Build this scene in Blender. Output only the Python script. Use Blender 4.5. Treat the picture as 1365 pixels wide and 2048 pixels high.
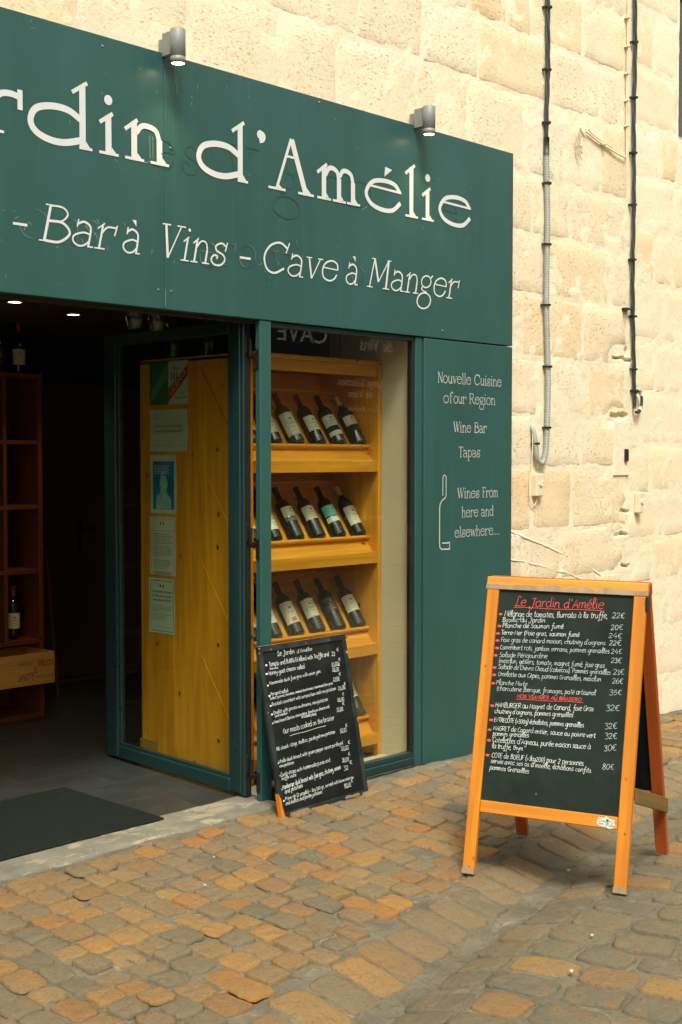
import bpy, math, random
from math import sin, cos, pi, radians, sqrt, atan2
from mathutils import Vector, Matrix, noise
V = Vector
random.seed(7)
sc = bpy.context.scene
for _o in list(bpy.data.objects): bpy.data.objects.remove(_o)
COL = sc.collection

# ------------------------------------------------------------ camera, sky, sun, exposure
cam_d = bpy.data.cameras.new('camera'); cam = bpy.data.objects.new('camera', cam_d); COL.objects.link(cam); sc.camera = cam
PIT, PSI = radians(2.397), radians(43.698)
F_ = V((cos(PSI)*cos(PIT), sin(PSI)*cos(PIT), -sin(PIT))); R_ = V((sin(PSI), -cos(PSI), 0)); U_ = R_.cross(F_)
CAM = V((-3.8836, -4.1328, 1.52))
cam.matrix_world = Matrix(((R_.x, U_.x, -F_.x, CAM.x), (R_.y, U_.y, -F_.y, CAM.y), (R_.z, U_.z, -F_.z, CAM.z), (0, 0, 0, 1)))
cam_d.sensor_fit = 'VERTICAL'; cam_d.sensor_height = 36; cam_d.lens = 2580/2048*36
cam_d.clip_start = 0.05; cam_d.clip_end = 500
cam_d.dof.use_dof = False

SUN_EL, SUN_AZ = radians(58), radians(215)      # azimuth clockwise from +y
world = bpy.data.worlds.new('World'); sc.world = world; world.use_nodes = True
wn = world.node_tree; wn.nodes.clear()
wo = wn.nodes.new('ShaderNodeOutputWorld'); bg = wn.nodes.new('ShaderNodeBackground'); sky = wn.nodes.new('ShaderNodeTexSky')
hs = wn.nodes.new('ShaderNodeHueSaturation')
sky.sky_type = 'NISHITA'; sky.sun_disc = False; sky.sun_elevation = SUN_EL; sky.sun_rotation = SUN_AZ
sky.air_density = 1.0; sky.dust_density = 4.0; sky.ozone_density = 0.6
hs.inputs['Saturation'].default_value = 0.12
wm = wn.nodes.new('ShaderNodeMix'); wm.data_type = 'RGBA'; wm.blend_type = 'MULTIPLY'; wm.inputs[0].default_value = 1
wm.inputs[7].default_value = (1.0, 0.975, 0.92, 1)     # the warm haze of an overcast afternoon
wn.links.new(sky.outputs[0], hs.inputs['Color']); wn.links.new(hs.outputs[0], wm.inputs[6]); wn.links.new(wm.outputs[2], bg.inputs[0])
bg.inputs[1].default_value = 0.13; wn.links.new(bg.outputs[0], wo.inputs[0])
sl = bpy.data.lights.new('sun', 'SUN'); sl.energy = 1.5; sl.angle = radians(13); sl.color = (1, 0.955, 0.89)
so = bpy.data.objects.new('sun', sl); COL.objects.link(so)
sd = V((sin(SUN_AZ)*cos(SUN_EL), cos(SUN_AZ)*cos(SUN_EL), sin(SUN_EL)))
so.rotation_euler = sd.to_track_quat('Z', 'Y').to_euler(); so.location = (-2, -6, 12)
sc.view_settings.view_transform = 'Standard'; sc.view_settings.look = 'None'; sc.view_settings.gamma = 1
sc.view_settings.exposure = 1.08
sc.render.engine = 'CYCLES'
sc.cycles.max_bounces = 8; sc.cycles.transparent_max_bounces = 12; sc.cycles.use_denoising = True

# ------------------------------------------------------------ materials
def newmat(name):
    m = bpy.data.materials.new(name); m.use_nodes = True; nt = m.node_tree; nt.nodes.clear()
    o = nt.nodes.new('ShaderNodeOutputMaterial'); b = nt.nodes.new('ShaderNodeBsdfPrincipled'); nt.links.new(b.outputs[0], o.inputs[0])
    return m, nt, b
def c4(c): return (c[0], c[1], c[2], 1)
class N:
    """small helper that wires shader nodes"""
    def __init__(s, nt): s.nt = nt
    def n(s, t, **kw):
        x = s.nt.nodes.new(t)
        for k, v in kw.items(): setattr(x, k, v)
        return x
    def L(s, a, b): s.nt.links.new(a, b)
    def coord(s, attr=None):
        if attr: x = s.n('ShaderNodeAttribute'); x.attribute_name = attr; return x.outputs['Vector']
        return s.n('ShaderNodeTexCoord').outputs['Object']
    def mapping(s, v, scale=(1, 1, 1), loc=(0, 0, 0)):
        m = s.n('ShaderNodeMapping'); m.inputs['Scale'].default_value = scale; m.inputs['Location'].default_value = loc; s.L(v, m.inputs[0]); return m.outputs[0]
    def noise(s, v, scale, detail=4, rough=.55, dist=0):
        m = s.n('ShaderNodeTexNoise'); m.inputs['Scale'].default_value = scale; m.inputs['Detail'].default_value = detail
        m.inputs['Roughness'].default_value = rough; m.inputs['Distortion'].default_value = dist; s.L(v, m.inputs['Vector']); return m.outputs[0]
    def voro(s, v, scale, feature='F1', out='Distance'):
        m = s.n('ShaderNodeTexVoronoi'); m.feature = feature; m.inputs['Scale'].default_value = scale; s.L(v, m.inputs['Vector']); return m.outputs[out]
    def ramp(s, f, a, b, ca=(0, 0, 0), cb=(1, 1, 1)):
        r = s.n('ShaderNodeValToRGB'); r.color_ramp.elements[0].position = a; r.color_ramp.elements[1].position = b
        r.color_ramp.elements[0].color = c4(ca); r.color_ramp.elements[1].color = c4(cb); s.L(f, r.inputs[0]); return r.outputs[0]
    def ramps(s, f, st, interp='LINEAR'):
        r = s.n('ShaderNodeValToRGB'); cr = r.color_ramp; cr.interpolation = interp
        cr.elements[0].position = st[0][0]; cr.elements[0].color = c4(st[0][1]); cr.elements[1].position = st[-1][0]; cr.elements[1].color = c4(st[-1][1])
        for p, c in st[1:-1]: e = cr.elements.new(p); e.color = c4(c)
        s.L(f, r.inputs[0]); return r.outputs[0]
    def mix(s, f, a, b, mode='MIX'):
        m = s.n('ShaderNodeMix'); m.data_type = 'RGBA'; m.blend_type = mode
        if isinstance(f, (int, float)): m.inputs[0].default_value = f
        else: s.L(f, m.inputs[0])
        for i, x in ((6, a), (7, b)):
            if isinstance(x, tuple): m.inputs[i].default_value = c4(x)
            else: s.L(x, m.inputs[i])
        return m.outputs[2]
    def math(s, op, a, b=0.0, clamp=False):
        m = s.n('ShaderNodeMath'); m.operation = op; m.use_clamp = clamp
        for i, x in ((0, a), (1, b)):
            if isinstance(x, (int, float)): m.inputs[i].default_value = x
            else: s.L(x, m.inputs[i])
        return m.outputs[0]
    def bump(s, h, strength, dist, prev=None):
        b = s.n('ShaderNodeBump'); b.inputs['Strength'].default_value = strength; b.inputs['Distance'].default_value = dist
        s.L(h, b.inputs['Height'])
        if prev: s.L(prev, b.inputs['Normal'])
        return b.outputs[0]

def plain(name, col, rough=.5, metal=0, var=.12, scale=9, bump=.0, spec=.5, bscale=120):
    m, nt, b = newmat(name); h = N(nt); c = h.coord()
    n1 = h.noise(c, scale, 5, .6)
    k = h.ramp(n1, .3, .7, tuple(x*(1-var) for x in col), tuple(min(1, x*(1+var)) for x in col))
    h.L(k, b.inputs['Base Color']); b.inputs['Metallic'].default_value = metal; b.inputs['Specular IOR Level'].default_value = spec
    r = h.ramp(h.noise(c, scale*2, 3), .3, .7, (rough*.85,)*3, (min(1, rough*1.15),)*3); h.L(r, b.inputs['Roughness'])
    if bump: h.L(h.bump(h.noise(c, bscale, 4, .6), bump, .002), b.inputs['Normal'])
    return m
def emis(name, col, st):
    m, nt, b = newmat(name); b.inputs['Base Color'].default_value = c4(col); b.inputs['Emission Color'].default_value = c4(col); b.inputs['Emission Strength'].default_value = st; return m

def green_paint(name, base=(.023, .083, .072), rough=.36):
    m, nt, b = newmat(name); h = N(nt); c = h.coord()
    v = h.mapping(c, (1.2, 1.2, .35)); n1 = h.noise(v, 2.2, 5, .6)
    k = h.ramp(n1, .3, .72, tuple(x*.88 for x in base), tuple(x*1.14 for x in base))
    # rain streaks and rubbed patches
    s1 = h.noise(h.mapping(c, (42, 42, 1.2)), 1, 4, .6); k = h.mix(h.ramp(s1, .55, .85, (0, 0, 0), (.16,)*3), k, (.11, .19, .165))
    s2 = h.noise(c, 38, 6, .7); k = h.mix(h.ramp(s2, .68, .75, (0, 0, 0), (.28,)*3), k, (.17, .24, .20))
    h.L(k, b.inputs['Base Color'])
    r = h.ramp(h.noise(c, 7, 5, .7), .3, .7, (rough*.85,)*3, (rough*1.3,)*3); h.L(r, b.inputs['Roughness'])
    nb = h.bump(h.noise(h.mapping(c, (1, 1, .4)), 3.2, 2, .5), .25, .01); nb = h.bump(h.noise(c, 260, 3, .5), .06, .001, nb)
    h.L(nb, b.inputs['Normal']); b.inputs['Specular IOR Level'].default_value = .4; return m

def wood(name, base, dark, rough=.45, knots=1.0, grain=1.0, worn=0.0, coat=.0, scale=1.0):
    m, nt, b = newmat(name); h = N(nt); c = h.coord('loc')
    w = h.mapping(c, (1.6*scale, 34*scale, 34*scale)); n1 = h.noise(w, 1, 5, .6, .7)
    k = h.ramp(n1, .34, .66, tuple(a*.62+d*.38 for a, d in zip(base, dark)), tuple(min(1, x*1.08) for x in base))
    w2 = h.mapping(c, (.8, 9, 9)); n2 = h.noise(w2, 1, 2, .5, 1.5); k = h.mix(h.ramp(n2, .45, .62, (0, 0, 0), (.35*grain,)*3), k, dark)
    vm = h.mapping(c, (5.5, 9.5, 9.5), (.3, .1, .2)); vv = h.voro(vm, 1)
    rn = h.noise(vm, 1.3, 2); thr = h.math('MULTIPLY', rn, .125); d = h.math('SUBTRACT', vv, thr)
    kn = h.ramp(d, 0.0, .035, (1, 1, 1), (0, 0, 0)); halo = h.ramp(d, 0.0, .16, (.45*knots,)*3, (0, 0, 0))
    k = h.mix(halo, k, tuple((a+d_)/2 for a, d_ in zip(base, dark))); k = h.mix(h.math('MULTIPLY', kn, knots), k, tuple(x*.35 for x in dark))
    if worn > 0:
        ws = h.noise(h.mapping(c, (3, 20, 20)), 1.2, 6, .7); k = h.mix(h.ramp(ws, .62-.1*worn, .68, (0, 0, 0), (.85,)*3), k, (.27, .2, .12))
    h.L(k, b.inputs['Base Color']); b.inputs['Roughness'].default_value = rough; b.inputs['Coat Weight'].default_value = coat*.4; b.inputs['Specular IOR Level'].default_value = .35; b.inputs['Coat Roughness'].default_value = .25
    h.L(h.bump(n1, .25, .0012), b.inputs['Normal']); return m

def stone_mat(name, pits=True):
    m, nt, b = newmat(name); h = N(nt); c = h.coord('loc')
    at = h.n('ShaderNodeAttribute'); at.attribute_name = 'rnd'; r = at.outputs['Fac']
    k = h.ramps(r, [(0, (.80, .67, .44)), (.2, (.82, .71, .50)), (.4, (.78, .64, .40)), (.6, (.83, .74, .54)), (.75, (.80, .67, .43)), (.9, (.76, .58, .32)), (1, (.84, .75, .56))])
    big = h.noise(c, 3.2, 5, .62); k = h.mix(h.ramp(big, .4, .72, (0, 0, 0), (.5,)*3), k, (.86, .77, .60))
    och = h.noise(c, 1.4, 4, .65); k = h.mix(h.ramp(och, .56, .76, (0, 0, 0), (.4,)*3), k, (.70, .50, .24))
    fine = h.noise(h.mapping(c, (1, 1, 1.5)), 95, 5, .7)
    n3 = h.noise(h.mapping(c, (1, 1, 2.0)), 42, 5, .72)
    region = h.ramp(h.noise(c, 2.4, 3, .6), .36, .54)
    pit = h.math('MULTIPLY', h.ramp(n3, .57, .63), region); pit2 = h.math('MULTIPLY', h.ramp(fine, .58, .66), .6)
    pit = h.math('MAXIMUM', pit, pit2)
    k = h.mix(h.math('MULTIPLY', pit, .95 if pits else .35), k, (.55, .36, .14))
    k = h.mix(h.ramp(h.noise(c, 30, 5, .7), .58, .8, (0, 0, 0), (.3,)*3), k, (.8, .72, .55))
    h.L(k, b.inputs['Base Color']); b.inputs['Roughness'].default_value = .92; b.inputs['Specular IOR Level'].default_value = .15
    hh = h.math('SUBTRACT', h.math('MULTIPLY', fine, .35), h.math('MULTIPLY', pit, 1.0))
    nb = h.bump(h.noise(c, 14, 6, .65), .35, .012); nb = h.bump(h.noise(h.mapping(c, (1, 1, 1.6)), 48, 6, .8), .42 if pits else .25, .006, nb); nb = h.bump(hh, .6 if pits else .3, .0032, nb)
    h.L(nb, b.inputs['Normal']); return m
def mortar_mat(name, a=(.80, .69, .47), bc=(.85, .76, .56), dk=(.66, .51, .30), scale=1., speck=.3, bs=.6, light=None):
    m, nt, b = newmat(name); h = N(nt); c = h.coord('loc')
    n1 = h.noise(c, 2.5*scale, 6, .65); k = h.ramp(n1, .3, .7, a, bc)
    n2 = h.noise(c, 13*scale, 6, .7); k = h.mix(h.ramp(n2, .55, .75, (0, 0, 0), (speck,)*3), k, dk)
    n3 = h.noise(c, 110, 5, .75); k = h.mix(h.ramp(n3, .55, .75, (0, 0, 0), (speck,)*3), k, tuple(x*.65 for x in dk))
    if light: k = h.mix(h.ramp(h.noise(c, 5.5, 7, .75, 1.2), .58, .66, (0, 0, 0), (.5,)*3), k, light)
    h.L(k, b.inputs['Base Color']); b.inputs['Roughness'].default_value = .93; b.inputs['Specular IOR Level'].default_value = .15
    nb = h.bump(h.noise(c, 22, 6, .7), bs, .012); nb = h.bump(n3, bs, .003, nb); h.L(nb, b.inputs['Normal']); return m
def cobble_mat(name):
    m, nt, b = newmat(name); h = N(nt); c = h.coord('loc')
    at = h.n('ShaderNodeAttribute'); at.attribute_name = 'rnd'; r = at.outputs['Fac']
    k = h.ramps(r, [(0, (.34, .140, .026)), (.1, (.35, .185, .044)), (.2, (.30, .19, .066)), (.3, (.25, .130, .040)), (.42, (.255, .168, .070)), (.5, (.225, .158, .074)), (.62, (.205, .152, .076)), (.75, (.175, .145, .077)), (.88, (.145, .130, .077)), (1, (.125, .12, .078))])
    n1 = h.noise(c, 9, 5, .65, .4); k = h.mix(h.ramp(n1, .45, .68, (0, 0, 0), (.55,)*3), k, (.20, .165, .09))
    n2 = h.noise(c, 16, 5, .7, 1.0); k = h.mix(h.ramp(n2, .56, .66, (0, 0, 0), (.55,)*3), k, (.31, .14, .04))
    n3 = h.noise(c, 34, 6, .75, .6); k = h.mix(h.ramp(n3, .60, .70, (0, 0, 0), (.6,)*3), k, (.09, .07, .04))
    n4 = h.noise(c, 160, 4, .7); k = h.mix(h.ramp(n4, .55, .75, (0, 0, 0), (.35,)*3), k, (.40, .31, .18))
    k = h.mix(h.ramp(h.noise(c, 6.5, 4, .6), .6, .78, (0, 0, 0), (.3,)*3), k, (.38, .31, .20))
    k = h.mix(h.ramp(h.noise(c, 1.6, 5, .7), .42, .7, (0, 0, 0), (.55,)*3), k, (.175, .130, .07)); k = h.mix(h.ramp(h.noise(c, 85, 6, .8), .52, .62, (0, 0, 0), (.55,)*3), k, (.085, .062, .035))
    h.L(k, b.inputs['Base Color']); b.inputs['Roughness'].default_value = .68; b.inputs['Specular IOR Level'].default_value = .35
    nb = h.bump(n1, .8, .016); nb = h.bump(h.noise(c, 42, 7, .75), 1.0, .012, nb); nb = h.bump(n4, .5, .002, nb); h.L(nb, b.inputs['Normal']); return m
def glass(name, tint=(1, 1, 1), f=1.0):
    m = bpy.data.materials.new(name); m.use_nodes = True; nt = m.node_tree; nt.nodes.clear(); h = N(nt)
    o = h.n('ShaderNodeOutputMaterial'); t = h.n('ShaderNodeBsdfTransparent'); g = h.n('ShaderNodeBsdfGlossy'); mx = h.n('ShaderNodeMixShader')
    t.inputs[0].default_value = c4(tint); g.inputs['Roughness'].default_value = .004; g.inputs['Color'].default_value = (1, 1, 1, 1)
    fr = h.n('ShaderNodeFresnel'); ge = h.n('ShaderNodeNewGeometry'); h.L(h.math('SUBTRACT', 1.45, h.math('MULTIPLY', ge.outputs['Backfacing'], 1.45-1/1.45)), fr.inputs[0])
    h.L(h.math('MULTIPLY', fr.outputs[0], f), mx.inputs[0]); h.L(t.outputs[0], mx.inputs[1]); h.L(g.outputs[0], mx.inputs[2]); h.L(mx.outputs[0], o.inputs[0]); return m
def board_mat(name, col, smear=.1):
    m, nt, b = newmat(name); h = N(nt); c = h.coord()
    n1 = h.noise(c, 5, 5, .6, .6); k = h.mix(h.ramp(n1, .4, .75, (0, 0, 0), (smear,)*3), col, (.12, .15, .12))
    n2 = h.noise(c, 240, 3, .7); k = h.mix(h.ramp(n2, .6, .8, (0, 0, 0), (.12,)*3), k, (.2, .22, .18))
    h.L(k, b.inputs['Base Color']); b.inputs['Roughness'].default_value = .7; b.inputs['Specular IOR Level'].default_value = .12; h.L(h.bump(n2, .15, .0006), b.inputs['Normal']); return m
def label_mat(name, paper, ink, band=None):
    """printed paper label: fine irregular lines of print"""
    m, nt, b = newmat(name); h = N(nt); c = h.coord('loc')
    k = h.mix(0.0, paper, paper)
    ln = h.n('ShaderNodeTexWave'); ln.wave_type = 'BANDS'; ln.bands_direction = 'X'; ln.inputs['Scale'].default_value = 24; ln.inputs['Distortion'].default_value = 0; h.L(c, ln.inputs[0])
    wd = h.noise(h.mapping(c, (30, 500, 1)), 1, 2, .5); blk = h.noise(h.mapping(c, (34, 14, 1)), 1, 1, .5)
    f = h.math('MULTIPLY', h.math('MULTIPLY', h.ramp(ln.outputs[1], .72, .8), h.ramp(wd, .46, .54)), h.ramp(blk, .47, .53))
    k = h.mix(h.math('MULTIPLY', f, .7), k, ink)
    h.L(k, b.inputs['Base Color']); b.inputs['Roughness'].default_value = .55; return m
def threshold_mat():
    m, nt, b = newmat('worn_threshold'); h = N(nt); c = h.coord()
    k = h.ramp(h.noise(c, 4, 6, .7), .3, .7, (.10, .10, .072), (.22, .20, .13))
    pt = h.noise(h.mapping(c, (1, 1.4, 1)), 6, 9, .75, .6); k = h.mix(h.ramp(pt, .52, .58, (0, 0, 0), (.75,)*3), k, (.34, .29, .185))
    k = h.mix(h.ramp(h.noise(c, 60, 5, .7), .55, .7, (0, 0, 0), (.35,)*3), k, (.16, .13, .08))
    h.L(k, b.inputs['Base Color']); b.inputs['Roughness'].default_value = .85
    nb = h.bump(pt, .4, .006); h.L(h.bump(h.noise(c, 130, 4, .7), .4, .002, nb), b.inputs['Normal']); return m

M = {}
M['green'] = green_paint('painted_green_metal')
M['frame'] = green_paint('dark_green_frame', (.013, .038, .034), .3)
M['white'] = plain('white_vinyl', (.62, .63, .59), .45, var=.04)
M['cream_letters'] = plain('cream_vinyl', (.47, .48, .41), .5, var=.06)
M['ghost'] = plain('ghost_lettering', (.018, .069, .059), .5, var=.2)
M['ghost_l'] = plain('glue_residue', (.26, .30, .21), .7, var=.3)
M['stone'] = stone_mat('limestone_block'); M['stone_smooth'] = stone_mat('smooth_limestone_block', False)
M['mortar'] = mortar_mat('lime_mortar', speck=.4, bs=.55)
M['ground'] = mortar_mat('cobble_mortar', (.105, .095, .062), (.205, .18, .12), (.055, .046, .03), 2.6, 1.0, 1.0, (.36, .33, .25))
M['cobble'] = cobble_mat('sandstone_cobble')
M['threshold'] = threshold_mat()
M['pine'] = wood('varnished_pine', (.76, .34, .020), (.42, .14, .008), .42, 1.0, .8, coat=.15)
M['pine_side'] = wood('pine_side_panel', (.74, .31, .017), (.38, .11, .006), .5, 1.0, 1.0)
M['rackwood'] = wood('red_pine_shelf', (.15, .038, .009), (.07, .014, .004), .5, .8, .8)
M['crate'] = wood('pale_crate_pine', (.50, .25, .045), (.30, .12, .02), .65, .5, .8)
M['orange'] = wood('orange_stained_wood', (.60, .22, .008), (.36, .10, .004), .42, .9, 1.1, coat=.3)
M['orange_worn'] = wood('worn_orange_wood', (.70, .30, .03), (.46, .15, .012), .45, .9, .6, worn=1.0, coat=.15)
M['red_wood'] = wood('reddish_stained_wood', (.40, .085, .012), (.20, .035, .008), .4, .9, .6, coat=.3)
M['grey_wood'] = wood('bare_weathered_wood', (.36, .27, .16), (.2, .14, .08), .8, .5, 1)
M['brace'] = wood('brown_brace_wood', (.20, .13, .035), (.1, .06, .015), .6, .5, 1)
M['slate'] = board_mat('green_black_chalkboard', (.011, .019, .014), .12)
M['black_board'] = board_mat('black_chalkboard', (.006, .008, .007), .1)
M['black_frame'] = board_mat('black_painted_frame', (.012, .017, .016), .3)
M['chalk'] = plain('chalk_white', (.74, .80, .72), .8, var=.18, scale=60)
M['chalk_blue'] = plain('chalk_pale', (.52, .63, .58), .8, var=.25, scale=60)
M['chalk_red'] = plain('chalk_red', (.78, .09, .06), .7, var=.1, scale=60)
M['glass'] = glass('window_glass', (.93, .96, .92), 1.5); M['leaf_glass'] = glass('door_glass', (.90, .95, .88), .8)
M['lampgrey'] = plain('grey_aluminium', (.21, .225, .205), .5, .1, .04)
M['black'] = plain('black_plastic', (.012, .013, .012), .4, var=.1)
M['cable'] = plain('dark_cable', (.03, .045, .037), .5, var=.2)
M['conduit'] = plain('grey_conduit', (.32, .35, .31), .5, var=.12)
M['cream'] = plain('cream_plastic', (.72, .62, .42), .5, var=.06)
M['reveal'] = plain('cream_plaster', (.62, .56, .38), .85, var=.06, scale=3, bump=.2)
M['tile'] = plain('dark_slate_tile', (.034, .037, .030), .36, var=.25, scale=5, bump=.1)
M['grout'] = plain('grout', (.12, .11, .08), .9)
M['mat'] = plain('dark_doormat', (.011, .016, .012), .97, var=.4, scale=70, bump=.9, spec=.1, bscale=500)
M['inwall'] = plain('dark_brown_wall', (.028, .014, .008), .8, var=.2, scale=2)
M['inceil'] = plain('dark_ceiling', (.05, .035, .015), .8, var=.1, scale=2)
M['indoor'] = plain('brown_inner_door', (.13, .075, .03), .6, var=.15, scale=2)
M['paper'] = plain('paper', (.50, .55, .40), .7, var=.04); M['ink'] = plain('ink', (.03, .035, .03), .7)
M['ink_red'] = plain('ink_red', (.5, .03, .02), .7); M['ink_blue'] = plain('ink_blue', (.03, .10, .22), .7)
M['greyprint'] = plain('grey_print', (.16, .145, .11), .6); M['stencil'] = plain('stencil_red', (.13, .008, .012), .8); M['sgreen'] = plain('sticker_green', (.05, .30, .03), .5); M['pgreen'] = plain('paper_green', (.02, .16, .05), .6); M['pgreen2'] = plain('paper_green_light', (.10, .26, .10), .6)
M['pteal'] = plain('poster_teal', (.012, .16, .32), .6, var=.5, scale=9); M['pteal2'] = plain('poster_pale', (.22, .45, .45), .6, var=.35, scale=25)
M['bottle'] = newmat('dark_bottle_glass')[0]
_b = M['bottle'].node_tree.nodes['Principled BSDF']; _b.inputs['Base Color'].default_value = (.008, .012, .006, 1); _b.inputs['Roughness'].default_value = .06; _b.inputs['Specular IOR Level'].default_value = .7
M['bottle_g'] = newmat('olive_bottle_glass')[0]
_b = M['bottle_g'].node_tree.nodes['Principled BSDF']; _b.inputs['Base Color'].default_value = (.035, .04, .008, 1); _b.inputs['Roughness'].default_value = .06; _b.inputs['Specular IOR Level'].default_value = .7
M['foil_red'] = plain('red_foil', (.16, .012, .012), .35, .3); M['foil_dark'] = plain('dark_foil', (.05, .012, .010), .35, .3)
M['foil_cream'] = plain('cream_foil', (.55, .50, .30), .4, .2); M['foil_black'] = plain('black_foil', (.012, .010, .010), .35, .3); M['foil_orange'] = plain('orange_foil', (.35, .10, .02), .4, .3)
M['lab_white'] = label_mat('white_label', (.66, .66, .50), (.10, .10, .08)); M['lab_cream'] = label_mat('cream_label', (.62, .58, .38), (.12, .09, .05))
M['lab_teal'] = label_mat('teal_label', (.12, .50, .38), (.6, .65, .5)); M['lab_dark'] = label_mat('dark_label', (.02, .022, .022), (.5, .4, .2)); M['lab_grey'] = label_mat('grey_band', (.13, .14, .12), (.03, .03, .03))
M['seal'] = plain('red_gold_seal', (.45, .12, .03), .5)
M['oppstone'] = plain('opposite_limestone', (.50, .42, .29), .9, var=.2, scale=1.2); M['oppbrown'] = plain('opposite_brown_wood', (.07, .035, .018), .5); M['oppblack'] = plain('opposite_black', (.008, .008, .009), .5)
M['oppcream'] = plain('opposite_cream_letters', (.85, .80, .66), .6); M['shutter'] = plain('shutter_paint', (.33, .32, .26), .6)
M['lamp_on'] = emis('lit_lamp', (1, .74, .38), 9); M['down_on'] = emis('lit_downlight', (1, .80, .45), 6)
M['steel'] = plain('steel', (.45, .45, .40), .3, .9, .05)
M['pebble'] = plain('pale_pebble', (.45, .42, .33), .8)

# ------------------------------------------------------------ mesh builder
class MB:
    def __init__(s): s.v = []; s.f = []; s.loc = []; s.rnd = []; s.r = .5; s.mi = []; s.m = 0
    def add(s, vs, fs, loc=None):
        o = len(s.v); s.v += [V(x) for x in vs]; s.f += [tuple(i+o for i in f) for f in fs]; s.mi += [s.m]*len(fs)
        s.loc += [V(x) for x in (loc if loc else vs)]; s.rnd += [s.r]*len(vs)
    def box(s, a, b, T=None, bev=0.0):
        """axis aligned box in the frame T (Matrix), small chamfer optional"""
        a = V(a); b = V(b); lo = V([min(p, q) for p, q in zip(a, b)]); hi = V([max(p, q) for p, q in zip(a, b)])
        c = (lo+hi)/2; h = (hi-lo)/2; e = min(bev, min(h)*.9)
        if e <= 0:
            vs = [V((x, y, z)) for x in (-h.x, h.x) for y in (-h.y, h.y) for z in (-h.z, h.z)]
            fs = [(0, 1, 3, 2), (4, 6, 7, 5), (0, 4, 5, 1), (2, 3, 7, 6), (0, 2, 6, 4), (1, 5, 7, 3)]
        else:
            vs = []; idx = {}
            for sx in (-1, 1):
                for sy in (-1, 1):
                    for sz in (-1, 1):
                        for ax in range(3):
                            p = V((sx*h.x, sy*h.y, sz*h.z))
                            for k, sg in enumerate((sx, sy, sz)):
                                if k != ax: p[k] -= sg*e
                            idx[(sx, sy, sz, ax)] = len(vs); vs.append(p)
            fs = []; I = idx
            def q(*k): fs.append(tuple(I[x] for x in k))
            for g in (-1, 1):
                q(*[(g, y, z, 0) for y, z in ((-1, -1), (1, -1), (1, 1), (-1, 1))]); q(*[(x, g, z, 1) for x, z in ((-1, -1), (-1, 1), (1, 1), (1, -1))]); q(*[(x, y, g, 2) for x, y in ((-1, -1), (1, -1), (1, 1), (-1, 1))])
            for u in (-1, 1):
                for w in (-1, 1):
                    q((-1, u, w, 1), (1, u, w, 1), (1, u, w, 2), (-1, u, w, 2)); q((u, -1, w, 0), (u, 1, w, 0), (u, 1, w, 2), (u, -1, w, 2)); q((u, w, -1, 0), (u, w, 1, 0), (u, w, 1, 1), (u, w, -1, 1))
            for x in (-1, 1):
                for y in (-1, 1):
                    for z in (-1, 1): q((x, y, z, 0), (x, y, z, 1), (x, y, z, 2))
        od = sorted(range(3), key=lambda i: -h[i]); rr = V((random.uniform(0, 9), random.uniform(0, 9), random.uniform(0, 9)))
        loc = [V((p[od[0]], p[od[1]], p[od[2]]))+rr for p in vs]
        w = [p+c for p in vs]
        if T: w = [T @ p for p in w]
        s.add(w, fs, loc); return s
    def prism(s, pts, y0, y1, fr=None):
        """polygon pts (u,v) extruded; fr maps (u,v,w) -> world"""
        fr = fr or (lambda u, v, w: V((u, w, v))); n = len(pts)
        vs = [fr(u, v, y0) for u, v in pts]+[fr(u, v, y1) for u, v in pts]
        fs = [tuple(range(n)), tuple(range(2*n-1, n-1, -1))]+[(i, (i+1) % n, n+(i+1) % n, n+i) for i in range(n)]
        rr = V((random.uniform(0, 9),)*3); s.add(vs, fs, [V((v, u, w*0))+rr for u, v in pts for w in (0,)]+[V((v, u, 0))+rr for u, v in pts]); return s
    def lathe(s, prof, n=20, T=None, a0=0, a1=2*pi, close=True):
        vs = []; loc = []; full = abs(a1-a0-2*pi) < 1e-5; k = n if full else n+1
        for r, z in prof:
            for i in range(k):
                a = a0+(a1-a0)*i/n; p = V((r*cos(a), r*sin(a), z)); loc.append(V((z, a*max(r, .001), 0))); vs.append(T @ p if T else p)
        fs = []
        for j in range(len(prof)-1):
            for i in range(n):
                i2 = (i+1) % k if full else i+1
                fs.append((j*k+i, j*k+i2, (j+1)*k+i2, (j+1)*k+i))
        s.add(vs, fs, loc); return s
    def tube(s, pts, r, n=8, caps=True):
        pts = [V(p) for p in pts]; rs = r if isinstance(r, list) else [r]*len(pts); vs = []; up = V((0, -1, 0.02))
        for i, p in enumerate(pts):
            t = (pts[min(i+1, len(pts)-1)]-pts[max(i-1, 0)]).normalized()
            a = t.cross(up)
            if a.length < .05: a = t.cross(V((1, 0, 0)))
            a.normalize(); b = t.cross(a)
            for k in range(n): q = 2*pi*k/n; vs.append(p+(a*cos(q)+b*sin(q))*rs[i])
        fs = [(i*n+k, i*n+(k+1) % n, (i+1)*n+(k+1) % n, (i+1)*n+k) for i in range(len(pts)-1) for k in range(n)]
        if caps: fs += [tuple(range(n)), tuple(range((len(pts)-1)*n+n-1, (len(pts)-1)*n-1, -1))]
        s.add(vs, fs); return s
    def build(s, name, mat, parent=None, smooth=False, at=None):
        me = bpy.data.meshes.new(name); off = V(at) if at else (wloc(parent) if parent else V((0, 0, 0)))
        me.from_pydata([p-off for p in s.v], [], s.f)
        for mm in (mat if isinstance(mat, list) else [mat]): me.materials.append(mm)
        if isinstance(mat, list): me.polygons.foreach_set('material_index', s.mi)
        if smooth: me.polygons.foreach_set('use_smooth', [True]*len(me.polygons))
        at_ = me.attributes.new('loc', 'FLOAT_VECTOR', 'POINT'); at_.data.foreach_set('vector', [c for p in s.loc for c in p])
        ar = me.attributes.new('rnd', 'FLOAT', 'POINT'); ar.data.foreach_set('value', s.rnd)
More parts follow.
